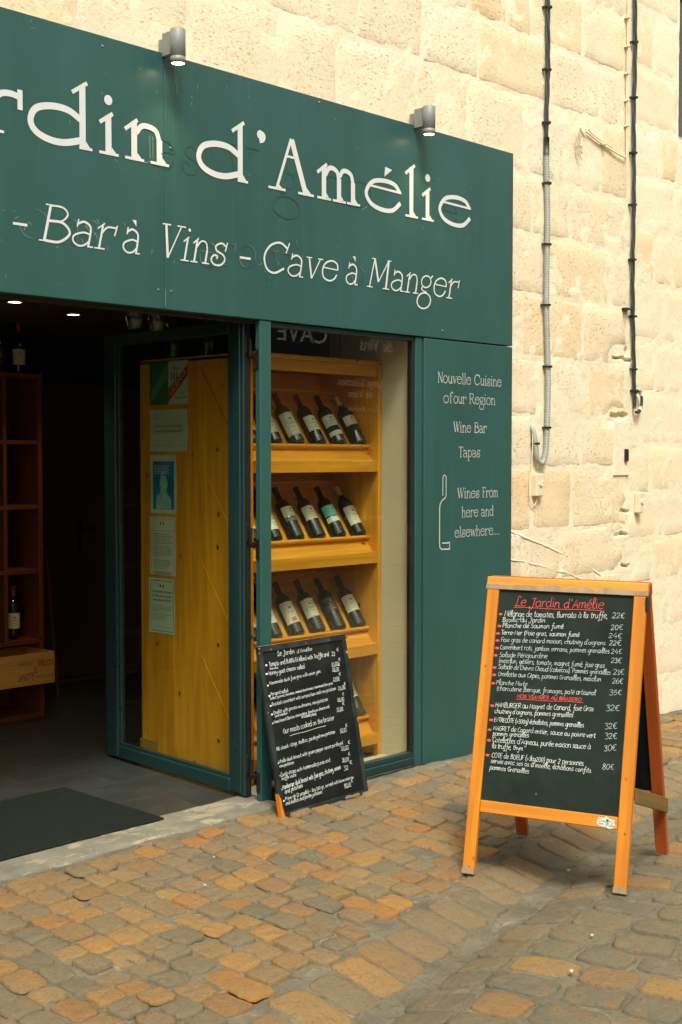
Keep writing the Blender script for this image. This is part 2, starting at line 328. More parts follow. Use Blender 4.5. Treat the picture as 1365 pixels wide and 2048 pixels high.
        me.update(); o = bpy.data.objects.new(name, me); COL.objects.link(o)
        if parent: o.parent = parent
        else: o.location = off
        if at and parent: o.location = off-wloc(parent)
        return o
def wloc(o):
    p = V((0, 0, 0))
    while o: p += V(o.location); o = o.parent
    return p
def thing(name, label, cat, loc=(0, 0, 0), group=None):
    o = bpy.data.objects.new(name, None); COL.objects.link(o); o.location = loc; o.empty_display_size = .1
    return tag(o, label, cat, group)
def tag(o, label, cat, group=None):
    o['label'] = label; o['category'] = cat
    if group: o['group'] = group
    return o
def struct(o): o['kind'] = 'structure'; return o
def frame(O, x, u):
    """matrix: local x -> x, local y -> u, local z -> x cross u"""
    x = V(x).normalized(); u = V(u).normalized(); n = x.cross(u); O = V(O)
    return Matrix(((x.x, u.x, n.x, O.x), (x.y, u.y, n.y, O.y), (x.z, u.z, n.z, O.z), (0, 0, 0, 1)))
def fbm(p, o=4): return noise.fractal(V(p), 1.0, 2.0, o)

# ------------------------------------------------------------ lettering
def catmull(p, k=5):
    if len(p) < 3: return p
    out = []
    for i in range(len(p)-1):
        a = p[i-1] if i else p[0]*2-p[1]; b, c = p[i], p[i+1]; d = p[i+2] if i+2 < len(p) else p[-1]*2-p[-2]
        for j in range(k):
            t = j/k; out.append(.5*((2*b)+(c-a)*t+(2*a-5*b+4*c-d)*t*t+(3*b-a-3*c+d)*t**3))
    return out+[p[-1]]
def ribbon(mb, pts, w, T, z):
    """flat stroke of width w along 2D pts, laid on plane T at height z"""
    n = len(pts); vs = []
    for i, p in enumerate(pts):
        t = pts[min(i+1, n-1)]-pts[max(i-1, 0)]
        t = t.normalized() if t.length > 1e-9 else V((1, 0)); m = V((-t.y, t.x))*w/2
        vs += [T @ V((p.x+m.x, p.y+m.y, z)), T @ V((p.x-m.x, p.y-m.y, z))]
    mb.add(vs, [(2*i, 2*i+1, 2*i+3, 2*i+2) for i in range(n-1)])
def disc(mb, c, r, T, z, n=14, ry=None):
    ry = ry or r; mb.add([T @ V((c[0]+r*cos(2*pi*i/n), c[1]+ry*sin(2*pi*i/n), z)) for i in range(n)], [tuple(range(n))])
def poly(mb, pts, T, z): mb.add([T @ V((x, y, z)) for x, y in pts], [tuple(range(len(pts)))])
def P2(s): return [V((float(a), float(b))) for a, b in (q.split(',') for q in s.split())]
def glyph(mb, g, T, ox, oy, sx, sy, w, shear=0, z0=.0009, k=6):
    """strokes 's'traight or 'c'urved with a width factor; 'd' is a dot, 'p' a filled polygon"""
    for j, st in enumerate(g.split('|')):
        h, body = st.split(':'); kind = h[0]; wf = float(h[1:] or 1); pts = P2(body); z = z0+.0002*j
        q = [V((ox+(p.x+p.y*shear)*sx, oy+p.y*sy)) for p in pts]
        if kind == 'd': disc(mb, q[0], wf*w, T, z)
        elif kind == 'p': poly(mb, [(p.x, p.y) for p in q], T, z)
        elif kind == 'e':
            c, r = pts; q = [V((ox+(c.x+r.x*cos(a)+(c.y+r.y*sin(a))*shear)*sx, oy+(c.y+r.y*sin(a))*sy)) for a in [2*pi*i/26 for i in range(27)]]; ribbon(mb, q, w*wf, T, z)
        else: ribbon(mb, catmull(q, k) if kind == 'c' else q, w*wf, T, z)
# big display letters, x height 10
DA = {'r': ('s2.1:3,0 3,10|s.9:.2,7.8 4.3,10.6|s.75:0,.35 6.5,.35|c1.7:3.3,6.8 5.5,9.2 8.3,9.8 11,9.4|s1.6:11,11.2 11,6.4', 12),
 'd': ('c1.9:16,7.3 12,9.05 7,9.1 2.7,7.7 1.15,4.7 2.6,2.2 6.5,.85 11,.85 15.9,2.2|s2.1:16.4,0 16.4,15.9|s1.15:13.3,13.7 17.9,16.8|s.8:15.35,.4 19.3,.4|p:17.2,.4 18.6,.7 17.4,2.2', 19.3),
 'i': ('s2.1:2.9,0 2.9,9.9|s1.15:.2,7.9 4.3,10.7|s.8:0,.4 6.1,.4|p:3.8,.5 5.3,.7 3.9,2.1|d1.45:2.9,13.9', 6.1),
 'n': ('s2.1:3,0 3,9.9|s1.15:0,7.6 4.1,10.6|s.8:0,.4 6.2,.4|p:3.9,.5 5.4,.7 4,2.1|c1.6:3.6,7.2 5.4,9.2 7.8,9.5 10.2,8.7 11.3,6.2|s2.1:11.3,0 11.3,6.6|s.8:8.3,.4 14.5,.4|p:12.2,.5 13.7,.7 12.3,2.1', 14.5),
 "'": ('d1.45:1.6,14.6|c1.3:2.3,15.3 3.1,14.3 2.6,13.2 1.3,12.7', 3.5),
 'A': ('s1.1:9.2,15.6 3.2,.2|s2.2:9.4,15.4 15.3,.2|s.8:6.8,10.3 11,10.3|s.8:0,.4 6.9,.4|s.8:12,.4 18.6,.4|p:3.3,.5 5.6,.7 3.7,2|p:15.6,.7 17.4,.7 15.2,2.6', 18.6),
 'm': ('s2.1:2.9,0 2.9,9.9|s1.15:0,7.7 4.2,10.7|s.8:0,.4 5.9,.4|c1.6:3.5,7.4 4.8,9.4 6.5,9.9 8.6,9 9.4,6.6|s2.1:9.4,0 9.4,7.2|s.8:6.7,.4 12.4,.4|c1.6:9.6,7.8 11,9.6 12.8,9.9 14.8,9 15.6,6.4|s2.1:15.6,0 15.6,6.8|s.8:12.9,.4 18.8,.4|p:16.5,.5 17.8,.7 16.5,2.1|p:3.8,.5 4.9,.7 3.8,2.1|p:10.3,.5 11.4,.7 10.3,2.1', 18.8),
 'e': ('c1.55:17.1,7.1 14.6,9.2 9.6,9.75 4,8.6 1.1,5 3.2,2 8,.65 13.5,1 17.4,3.8|s.8:1.9,7.4 17.8,7.05', 18),
 'l': ('s2.1:3,0 3,15.9|s1.15:0,13.7 4.7,16.9|s.8:0,.4 6.3,.4|p:3.9,.5 5.4,.7 4,2.1', 6.3)}
DA['é'] = (DA['e'][0]+'|p:9.6,11 13.4,13.7 10,14.2', 18)
# slimmer display letters, x height 10, cap 14.3
DB = {'B': ('s1.6:2,14.2 2,0|c1:2,14 7,13.8 9.4,11.3 7,8.3 2,8|c1.4:2,8 8,7.9 11.5,4.3 8,.5 2,.3|s.7:0,14.1 2.4,14.1|s.7:-.2,.2 2.4,.2', 12.5),
 'a': ('s.8:1.5,7.4 1.6,10.4|c1.2:1.6,8.6 4,9.7 6.8,8.2 7.4,5 7.4,0|c1:7.3,5 4.5,5.5 1,4 .8,1.8 3,.2 5.5,.5 7.3,2.2|s.8:7,.2 9.4,.2', 9.8),
 'r': ('s1.3:2.2,9.5 2.2,0|s.8:.3,8 2.8,10.3|s.8:.2,.2 4.6,.2|c1:2.2,6.3 4.2,8.9 7.8,9.1|s.9:8.2,10.2 7.8,5.9', 9),
 'i': ('s1.3:2.2,9.4 2.2,0|s.8:.3,8 2.8,10.3|s.8:.2,.2 4.4,.2|d.95:2.4,13.2', 5),
 'n': ('s1.3:2.2,9.4 2.2,0|s.8:.3,8 2.8,10.3|s.8:.2,.2 4,.2|c1:2.2,6.3 4.2,9.2 6.8,9 8,6 8,3|s1.3:8,5.5 8,0|s.8:6.2,.2 10,.2', 10.3),
 's': ('c1.1:7.4,8.7 4.8,9.8 2.1,8.4 2.8,6.4 6.6,4.8 7.8,2.6 6,.4 2.6,.3 .6,2.2 1.6,4.2 3.6,4 3.4,2.8|s.9:7.9,10.4 7.4,6.4', 9),
 'V': ('s1.7:1.8,14.2 5.2,.3|s.8:9.6,14.2 5.2,.3|s.8:0,14.1 4.2,14.1|s.8:7.4,14.1 11.8,14.1', 11.5),
 'C': ('c1.35:12.2,12.2 8,14.2 3.2,12.4 .9,7.4 3,2 7.5,.3 12.3,2.9|s.9:13,14.8 12,9.9', 14),
 'v': ('s1.4:1.2,9.8 4.4,.2|s.8:7.7,9.8 4.4,.2|s.7:-.3,9.7 2.8,9.7|s.7:6.2,9.7 9.2,9.7', 9),
 'e': ('s.8:1.2,6.2 9.7,5.8|c1.15:9.6,5.8 8.6,8.6 5.4,9.8 2,8.3 .8,5 2.1,1.6 5.6,.3 8.2,1.4 9.4,3.6', 10.6),
 'M': ('s1:1.8,0 2.7,14|s1.7:2.7,14.2 7.2,3.2|s.8:7.2,3 12,14.2|s1.7:12,14.2 12.7,0|s.7:.7,14.1 3.4,14.1|s.7:11,14.1 13.7,14.1|s.7:0,.2 3.8,.2|s.7:10.5,.2 15,.2', 15.5),
 'g': ('e1:4.2,6.8 3.4,3|c1:2.4,4.4 1.6,3 3.2,1.9 5.4,1.5|e1.15:4.4,-3 4.8,4|s.9:8.3,10.4 6.8,8.6', 9.5),
 'o': ('e1.1:5,5 4.3,4.9', 10.2), 'u': ('c1.3:1.8,9.6 1.8,4 3,1 5.4,.5 8,3.4|s1.3:8,9.7 8,0|s.8:.2,9.5 2.2,9.7|s.8:6.5,9.6 8.2,9.6|s.8:8,.2 9.6,.2', 10),
 'l': ('s1.2:2.2,15 2.2,0|s.8:.4,13.6 2.6,15.4|s.8:.2,.2 4.2,.2', 4.8),
 'N': ('s.9:1.8,0 1.8,14|s1.6:1.8,14.2 9,.2|s.9:9,0 9,14.1|s.7:0,14.1 2.6,14.1|s.7:.4,.2 3.2,.2|s.7:7.8,14.1 10.2,14.1', 11),
 'f': ('c1.2:6.8,14.2 5,15 3.2,13 3,8 3,0|s.8:.6,9.6 5.8,9.6|s.8:6.9,15 6.6,12.6|s.8:1.2,.2 4.8,.2', 6),
 'R': ('s1.3:2,14.2 2,0|c1:2,14.1 7.8,13.8 9.2,10.5 7,7.4 2,7|c1.3:5.2,7.1 7.8,3 10.5,.8 12.8,.4|s.7:0,14.1 2.4,14.1|s.7:0,.2 4,.2', 12),
 'W': ('s1.6:1.8,14.2 5,.2|s.8:8.6,14.2 5,.2|s1.6:7.6,14.2 10.6,.2|s.8:14,14.2 10.6,.2|s.7:.2,14.1 3.8,14.1|s.7:6.2,14.1 9.4,14.1|s.7:12.4,14.1 15.6,14.1', 15.5),
 'T': ('s1.4:5,14.1 5,0|s.9:.6,14 9.6,14|s.8:.4,14.6 .6,12|s.8:9.8,14.6 9.6,12|s.7:3,.2 7,.2', 10),
 'p': ('s1.2:2.2,9.6 2.2,-5|s.8:.4,8.4 2.8,10.3|s.8:.4,-4.9 4.4,-4.9|c1.1:2.2,7 5,9.6 8.4,7.8 8.8,4.6 6.6,.8 3.8,.5 2.2,2.4', 10),
 'F': ('s1.4:2,14.1 2,0|s.8:0,14 8.4,14|s.8:8.4,14.4 8.2,11.8|s.8:2,8 6.6,8|s.7:.2,.2 4,.2', 9),
 'm': ('s1.2:2.2,9.4 2.2,0|s.8:.3,8 2.8,10.3|c1:2.2,6.5 4,9.2 6,8.6 6.6,5 6.6,0|c1:6.6,6.5 8.4,9.2 10.4,8.6 11,5 11,0|s.8:.6,.2 3.6,.2|s.8:5.4,.2 7.8,.2|s.8:9.6,.2 12.8,.2', 13.2),
 'h': ('s1.2:2.2,15 2.2,0|s.8:.4,13.6 2.6,15.4|c1:2.2,6.3 4.2,9.2 6.8,9 8,6 8,0|s.8:.4,.2 4,.2|s.8:6.4,.2 9.8,.2', 10.2),
 'w': ('s1.3:1.2,9.8 3.8,.2|s.8:6.4,9.8 3.8,.2|s1.3:6,9.8 8.6,.2|s.8:11.4,9.8 8.6,.2|s.7:-.2,9.7 2.6,9.7|s.7:10,9.7 12.8,9.7', 12.5),
 'd': ('c1.1:8,7.2 5,9.6 1.6,8.2 .9,4.8 2.6,1 5.4,.5 8,2.6|s1.2:8,15 8,0|s.8:6.2,13.6 8.4,15.4|s.8:8,.2 9.8,.2', 10.3),
 '.': ('d.9:1.6,.8', 4), ' ': ('', 5.5), '-': ('s1.4:.5,5 6.5,5', 7)}
DB['à'] = (DB['a'][0]+'|p:3,13.6 5,13.6 5.6,11', 9.8)
# handwriting, one line strokes, x height 10
_HW = """a c8,8 5,10 1,8 0,4 2,0 5,0 8,4|8,10 8,2 10,0;11
b c0,17 0,8 0,0|0,5 3,9 7,9 8,5 6,1 3,0 0,2;10
c c8,8 5,10 1,8 0,4 3,0 8,1.5;9.5
d c8,7 5,10 1,8 0,4 2,0 5,0 8,4|8,18 8,2 10,0;11
e c.5,5 7.5,6.5 7,9.5 4,10 1,8 0,4 3,0 8,1.5;9.5
f c8,16 6,18 4,15 3.5,5 3,-6 1,-7 .5,-4|.5,9 7,9.5;8.5
g c8,8 5,10 1,8 0,4 2,1 5,1 8,5|8,10 8,-4 5,-8 1,-6;10.5
h c.5,17 .5,8 .5,0|.5,6 4,10 7,8.5 7,2 9,0;10
i c1,10 1,2 3,0|1,14 1.5,14.8;4.5
j c4,10 4,-4 2,-8 -1,-6|4,14 4.5,14.8;6
k c0,17 0,8 0,0|7,10 0,5 7,0;8.5
l c0,4 4,13 3,17.5 1,16 1,3 3,0 5,1;6
m c0,10 0,5 0,0|0,7 3,10 5,8 5,0|5,7 8,10 10,8 10,2 12,0;13
n c0,10 0,5 0,0|0,7 4,10 7,8 7,2 9,0;10
o c4,10 1,8 0,4.5 2,.5 5,0 8,3 8,7 4,10;10
p c1,11 .5,0 0,-8|1,7 4,10 7.5,8.5 8,4 5,0 1,2;10
q c8,8 5,10 1,8 0,4 2,1 5,1 8,5|8,10 8,-8;10.5
r c0,10 .5,5 .5,0|.5,6 3,9.5 6,9.5;7.5
s c6,9 3,10 1,8 2,6 5,4 5.5,1.5 3,0 0,1;8
t c3,15 2.5,3 4,0 6.5,1|0,10 6,10.5;8
u c0,10 0,3 2,0 5,.5 7.5,4|7.5,10 7.5,2 9.5,0;10.5
v c0,10 3.5,0 7,10;9
w c0,10 2.5,0 5,8 7.5,0 10,10;12
x c0,10 7,0|7,10 0,0;9
y c0,10 1,4 4,3 7.5,6|7.5,10 7,-4 4,-8 0,-5;10
z s0,10 7,10 0,0 7,0|1,5 6,5;9
A s0,0 5,15 9,0|1.5,5 8,5.5;11
B c1,15 1,8 1,0|0,14 6,15 7,11 2,8 8,6 8,1 0,0;10.5
C c9,13 5,15 1,11 0,6 2,1 6,0 9,2;10.5
D c1,15 1,0|0,15 6,14 9,8 6,1 0,0;11
E s8,15 1,15 1,0 8,0|1,8 7,8;10
F s1,0 1,15 9,15|1,8 7,8;9.5
G c9,13 5,15 1,11 0,6 2,1 6,0 9,3 9,7 5,7;11
H s1,15 1,0|9,15 9,0|1,8 9,8;11.5
I s3,15 3,0|0,15 6,15|0,0 6,0;7.5
J c3,15 11,15|8,15 7,2 4,-5 0,-3 1,1;11
L c8,15 4,18 3,12 2,3 0,0 4,1 10,0;10
M s0,0 1,15 5,5 9,15 10,0;12
N s0,0 0,15 8,0 8,15;10.5
O c5,15 1,11 0,6 3,0 7,0 10,5 9,12 5,15;12
P c1,15 1,0|0,14 6,15 8,11 6,8 1,7;10
R c1,15 1,0|0,14 6,15 8,11 6,8 1,7|4,7 9,0;10.5
S c8,13 5,15 1,13 2,9 7,7 8,3 4,0 0,2;10
T s0,15 10,15|5,15 5,0;10
U c0,15 0,4 3,0 7,0 9,4 9,15;11
V s0,15 5,0 9,15;10.5
W s0,15 3,0 6,12 9,0 12,15;13
0 c4,14 1,11 0,6 2,0 5,0 8,5 7,12 4,14;10
1 s0,10 4,14 4,0|1,0 7,0;8
2 c0,11 3,14 7,12 6,7 0,1 3,0 8,1;10
3 c0,13 5,14 7,11 3,8 7,6 7,1 3,-.5 0,1;9.5
4 s5,14 0,4 8,4|6,8 6,-1;10
5 c8,14 2,14 1,8 6,9 8,5 5,0 0,1;10
6 c6,14 1,8 0,3 3,0 7,1 7,6 3,7 0,4;9.5
8 c4,8 1,11 4,14 7,11 4,8 0,3 4,0 8,3 4,8;10
€ c9,12 6,13.5 2,11 1,6 3,1 6,-.5 9,1|0,8 6,8|0,5.5 5,5.5;12
( c3,17 0,8 3,-4;5
) c0,17 3,8 0,-4;5
, c1,1 1,-1 -.5,-3.5;4.5
. s.5,.2 1.2,.8;4
' s1,17 .3,13;4
- s0,6 5,6;8
> s0,9 6,5 0,1;9
= s0,7 6,7|0,4 6,4;9
* s4,13 4,1|-1,10 9,4|-1,4 9,10|1,12 7,2;11
: s.5,1 .5,2|.5,8 .5,9;4"""
HW = {}
for _l in _HW.split('\n'):
    ch, r = _l[0], _l[2:]; body, adv = r.rsplit(';', 1); HW[ch] = (body[0], [P2(x) for x in body[1:].split('|')], float(adv))
for ch, b_, ac in (('é', 'e', '3,12.5 7,16'), ('è', 'e', '2,16 5,12.5'), ('ê', 'e', '1,12.5 4,16 7,12.5'), ('ë', 'e', '2,13.5 2,14.5|6,13.5 6,14.5'), ('à', 'a', '2,16 5,12.5'), ('â', 'a', '1,12.5 4,16 7,12.5'), ('ô', 'o', '1,12.5 4,16 7,12.5'), ('É', 'E', '3,17 7,20'), ('Ô', 'O', '2,17 5,20 8,17')):
    k_, st_, ad_ = HW[b_]; HW[ch] = (k_, st_+[P2(x) for x in ac.split('|')], ad_)
HW['œ'] = HW['e']
def handtext(mb, t, T, u0, v0, u1, v1, xh, w, z=.0008, jit=1.0, slant=.12, k=3):
    if t == '_':
        ribbon(mb, [V((u0+(u1-u0)*i/8, v0+(v1-v0)*i/8+.0012*sin(i*1.3))) for i in range(9)], w*.9, T, z); return
    adv = sum(HW[c][2] if c in HW else 6 for c in t); L_ = sqrt((u1-u0)**2+(v1-v0)**2); sx = L_/max(adv, 1); sy = xh/10; an = atan2(v1-v0, u1-u0); x = 0
    R2 = Matrix.Rotation(an, 2)
    for ch in t:
        if ch not in HW: x += 6*sx; continue
        kd, sts, ad = HW[ch]; jy = random.uniform(-.05, .05)*xh*jit; js = 1+random.uniform(-.09, .09)*jit
        for s_ in sts:
            q = [V((x+(p.x*js+p.y*slant)*sx, p.y*sy*js+jy)) for p in s_]; q = [R2 @ p+V((u0, v0)) for p in q]
            ribbon(mb, catmull(q, k) if kd == 'c' and len(q) > 2 else q, w*random.uniform(.85, 1.15), T, z+random.uniform(0, .00025))
        x += ad*sx
def fonttext(mb, s, T, x, y, size, z=.0008, width=None, align='LEFT', stretch=1.0):
    """print set in the built-in font"""
    cu = bpy.data.curves.new('t', 'FONT'); cu.body = s; cu.size = size; cu.align_x = align; cu.resolution_u = 2
    ob = bpy.data.objects.new('t', cu); COL.objects.link(ob); dg = bpy.context.evaluated_depsgraph_get(); me = bpy.data.meshes.new_from_object(ob.evaluated_get(dg))
    xs = [v.co.x for v in me.vertices] or [0, 1]; k = stretch
    if width: k = width/max(1e-6, max(xs)-min(xs))
    mb.add([T @ V((x+v.co.x*k, y+v.co.y, z)) for v in me.vertices], [tuple(p.vertices) for p in me.polygons])
    bpy.data.objects.remove(ob); bpy.data.curves.remove(cu); bpy.data.meshes.remove(me)

# ------------------------------------------------------------ ground
def gy(x): return -1.41+.2*max(-3, min(x, 4))-.012*x*x
def sm(t): t = max(0., min(1., t)); return t*t*(3-2*t)
def gz(x, y):
    """street surface: falls from the shopfront to the gutter, then rises to the crown of the road"""
    z0 = -.035*max(0, x-1); g = gy(x); d = y-g
    if d >= 0:
        t = min(1, max(0, (-.1-y)/(-.1-g))); z = z0*(1-t)-(.072+.01)*t-.028*sm(1-d/.24)
    else:
        e = -d; z = -.110+.048*sm(e/.3)+.028*min(3.0, e)
    return z
def gzn(x, y): return gz(x, y)+.005*fbm((x*2.3, y*2.3, 0), 3)
def axis(lo, hi, dlo, dhi, fine, coarse):
    out = [dlo]; x = dlo
    while x < dhi: x += fine; out.append(x)
    a = []; s_ = fine; x = dlo
    while x > lo: s_ = min(coarse, s_*1.35); x -= s_; a.append(x)
    b = []; s_ = fine; x = out[-1]
    while x < hi: s_ = min(coarse, s_*1.35); x += s_; b.append(x)
    return a[::-1]+out+b
def sheet(name, xs, ys, zf, mat, fr=None):
    mb = MB(); fr = fr or (lambda x, y, z: V((x, y, z))); nx = len(xs)
    mb.v = [fr(x, y, zf(x, y)) for y in ys for x in xs]; mb.loc = mb.v; mb.rnd = [.5]*len(mb.v)
    mb.f = [(j*nx+i, j*nx+i+1, (j+1)*nx+i+1, (j+1)*nx+i) for j in range(len(ys)-1) for i in range(nx-1)]; mb.mi = [0]*len(mb.f)
    return mb.build(name, mat, smooth=True)
gx_ = axis(-30, 60, -2.6, 3.9, .02, 3); gy_ = axis(-7.6, .12, -2.9, -.05, .02, .6)
gy_ = [y for y in gy_ if y < .03]+[.05]
street = struct(sheet('street', gx_, gy_, lambda x, y: gzn(x, y)-.0030+.0052*fbm((x*15, y*15, 3), 4)-(.03 if y > -.02 else 0), M['ground']))

def stone_poly(mb, cx, cy, lx, ly, ang, rnd, hz, dome=.0045, n=24, sq=7, zf=gzn, seed=0):
    """one worn cobble: superellipse outline, domed top, edge sunk in the mortar"""
    mb.r = rnd; ca, sa = cos(ang), sin(ang); rings = ((0, 1), (.55, 1.0), (.88, .88), (.965, .35), (1.0, -2.6)); vs = []; rr = []
    tilt = (random.uniform(-.035, .035), random.uniform(-.035, .035)); lum = random.uniform(.55, 1.3)
    wob = [random.uniform(-.05, .045) for _ in range(n)]; cn = [(random.uniform(-.11, .07), random.uniform(-.11, .07)) for _ in range(4)]
    for k, (f, h) in enumerate(rings):
        for i in range(n if f > 0 else 1):
            a = 2*pi*(i+.5)/n; c, s_ = cos(a), sin(a); r = (abs(c)**sq+abs(s_)**sq)**(-1/sq); r *= 1+wob[i]*f
            p_, q_ = r*c, r*s_; cu_ = cn[(0 if p_ > 0 else 1)+(0 if q_ > 0 else 2)]; ax_, ay_ = min(1, abs(p_)), min(1, abs(q_)); p_ *= 1+cu_[0]*ay_; q_ *= 1+cu_[1]*ax_
            u, v = f*p_*lx/2, f*q_*ly/2; x, y = cx+u*ca-v*sa, cy+u*sa+v*ca
            z = zf(x, y)+hz+dome*lum*h+tilt[0]*u+tilt[1]*v+.0042*fbm((x*30, y*30, seed), 4)
            vs.append(V((x, y, z)))
    fs = [(0, 1+i, 1+(i+1) % n) for i in range(n)]
    for k in range(len(rings)-2):
        o = 1+k*n; fs += [(o+i, o+n+i, o+n+(i+1) % n, o+(i+1) % n) for i in range(n)]
    mb.add(vs, fs)
stones = []
def pick(w):   # palette position: orange, tan, grey
    x = random.random()
    return random.uniform(0, .42) if x < w[0] else random.uniform(.42, .7) if x < w[0]+w[1] else random.uniform(.7, 1)
# small cobbles in files running out from the shopfront
x = -4.2; ci = 0
while x < 6.5:
    w = random.uniform(.104, .126); y = -.105-random.uniform(0, .05); ci += 1
    while True:
        l = random.uniform(.092, .138); xc = x+w/2-.16*(y+.1)*.25; yc = y-l/2
        if yc-gy(xc) < .30: break
        jx, jy = random.uniform(-.008, .008), random.uniform(-.007, .007); far = random.random()
        wt = (.62, .23) if yc > -.8 or xc > 1 else (.5, .27)
        if yc > -.25 and xc < -.2: wt = (.65, .3)
        stones.append((xc+jx, yc+jy, w-.001-random.random()*.010, l-.001-random.random()*.010, random.uniform(-.10, .10)+.04, pick(wt), random.choice((.002, .004, .006, .009, 0, -.003))))
        y -= l
    # the last stone before the gutter is a long sett
    x += w
x = -4.4
while x < 6.5:
    w = random.uniform(.135, .18); xc = x+w/2; g = gy(xc); L_ = random.uniform(.20, .25)
    stones.append((xc+.02, g+.04+L_/2, w-.013, L_-.008, random.uniform(-.05, .05)+.1, pick((.35, .4)), 0)); x += w
# larger setts of the roadway, rows running out and slightly towards the right
ex, ey = .24, -.971
x = -6.5
while x < 7.5:
    w = random.uniform(.14, .17); t = .012; xc0 = x
    first = True
    while True:
        l = random.uniform(.16, .21) if first else random.uniform(.15, .24); g = gy(xc0)-.04
        xc = xc0+ex*(t+l/2); yc = g+ey*(t+l/2)
        if yc < -3.6: break
        stones.append((xc+random.uniform(-.008, .008), yc, l-.013, w-.017, atan2(ey, ex)+random.uniform(-.06, .06), pick((.09, .22)), random.choice((.002, .005, 0, .003))))
        t += l; first = False
    x += w/.985
def infront(s_):
    d = V((s_[0], s_[1], -.05))-CAM; z = d.dot(F_); px = 682+2580*d.dot(R_)/z; py = 1024-2580*d.dot(U_)/z
    return z, -30 < px < 1395 and 1380 < py < 2100
vis = sorted([(infront(s_)[0]-s_[2], i) for i, s_ in enumerate(stones) if infront(s_)[1]])
near = set(i for _, i in vis[:300]); rest = MB()
for i, s_ in enumerate(stones):
    if i in near:
        mb = MB(); stone_poly(mb, *s_, seed=i); mb.build('cobblestone', M['cobble'], street, smooth=True, at=(s_[0], s_[1], gz(s_[0], s_[1])))
    else: stone_poly(rest, *s_, seed=i)
o = rest.build('cobblestones_beyond', M['cobble'], street, smooth=True); o['kind'] = 'stuff'
# threshold of the entrance and the narrow kerb strip under the window
def strip(name, x0, x1, y0, y1, z, mat, seed):
    n = int((x1-x0)/.04); mb = MB(); vs = []; prof = [(y0, z-.09), (y0-.002, z-.012), (y0+.01, z), (y0+.05, z+.002), ((y0+y1)/2, z+.001), (y1, z)]
    for i in range(n+1):
        x = x0+(x1-x0)*i/n; e = .009*fbm((x*5, seed, 0), 4)
        for k, (y, zz) in enumerate(prof): vs.append(V((x, y+(e if k < 4 else 0), zz+(.003*fbm((x*9, y*9, seed), 3) if k > 0 else 0))))
    m = len(prof); mb.add(vs, [(i*m+k, (i+1)*m+k, (i+1)*m+k+1, i*m+k+1) for i in range(n) for k in range(m-1)]); return mb.build(name, mat, smooth=True)
struct(strip('threshold', -3.4, -.02, -.078, .152, .006, M['threshold'], 2)); struct(strip('kerb_strip', -.018, 1.04, -.06, .03, -.012, M['ground'], 5))
_pb = [(-.915, -.62, .008, 'white pebble on the cobbles below the doormat'), (-.70, -.42, .006, 'tiny white pebble on the cobbles nearest the threshold'), (.34, -1.33, .011, 'grey pebble in the gutter behind the menu board'), (-.62, -1.98, .011, 'white pebble beside a sett at the bottom of the street'), (-.32, -1.86, .009, 'tan pebble between two road setts near the board leg')]
for x, y, r, lb in _pb:
    mb = MB(); r *= .75; mb.lathe([(0, -r*.7), (r*.8, -r*.4), (r, 0), (r*.75, r*.5), (0, r*.7)], 9, Matrix.Translation((x, y, gz(x, y)+.016))); tag(mb.build('pebble', M['pebble'], smooth=True, at=(x, y, gz(x, y))), lb, 'pebble', 'pebbles on the street')

# ------------------------------------------------------------ limestone wall
WY = .05
crev = [(2.86, 3.08, 2.118, .007), (2.84, 3.01, 1.775, .009), (2.999, 3.006, 2.14, .04), (2.96, 3.04, 1.20, .006), (2.90, 3.02, 1.055, .007), (2.98, 3.05, .86, .008)]
def wlow(x, z): return (.007 if x < 2.98 else .004)*fbm((x*3.1, z*3.1, 1), 3)
def wallface(x, z):
    d = wlow(x, z)+.0035*fbm((x*14, z*14, 5), 3)*.75
    for a, b, zz, hh in crev:
        if a-.02 < x < b+.02:
            q = abs(z-zz-.014*fbm((x*11, zz, 2), 3))/(hh*(1+.8*fbm((x*23, zz, 6), 2))); e = min(1, (x-a+.02)/.04, (b+.02-x)/.04)
            if q < 1.6: d -= .045*e*sm(1.6-q)
    return d
class WIN: x0, x1, z0, z1 = 3.60, 4.7, 2.62+.93, 5.2
wall = thing('stone_wall', 'pale yellow limestone wall of pitted blocks and flush lime mortar behind the shopfront', 'wall', (0, WY, 0))
def wallsheet(name, x0, x1, z0, z1, step):
    nx = max(1, int((x1-x0)/step)); nz = max(1, int((z1-z0)/step)); mb = MB()
    mb.v = [V((x0+(x1-x0)*i/nx, WY-wallface(x0+(x1-x0)*i/nx, z0+(z1-z0)*j/nz), z0+(z1-z0)*j/nz)) for j in range(nz+1) for i in range(nx+1)]
    mb.loc = mb.v; mb.rnd = [.5]*len(mb.v); mb.f = [(j*(nx+1)+i, j*(nx+1)+i+1, (j+1)*(nx+1)+i+1, (j+1)*(nx+1)+i) for j in range(nz) for i in range(nx)]; mb.mi = [0]*len(mb.f); return mb
mo = MB()
for (a, b, c, d, st) in ((-3.6, 1.70, 3.10, 4.6, .02), (1.70, 2.80, -.2, 4.6, .0135), (2.80, 3.12, .80, 2.2, .006), (2.80, 3.12, -.2, .80, .0135), (2.80, 3.12, 2.2, 4.6, .0135), (3.12, 3.60, -.2, 4.6, .0135), (3.60, 7, -.3, 3.55, .03), (4.7, 7, 3.55, 4.6, .1), (-3.6, 7, 4.6, 9, .5)):
    w_ = wallsheet('', a, b, c, d, st); o0 = len(mo.v); mo.v += w_.v; mo.loc += w_.v; mo.rnd += w_.rnd; mo.f += [tuple(i+o0 for i in f) for f in w_.f]; mo.mi += w_.mi
mo.build('mortar_bed', M['mortar'], wall, smooth=True)
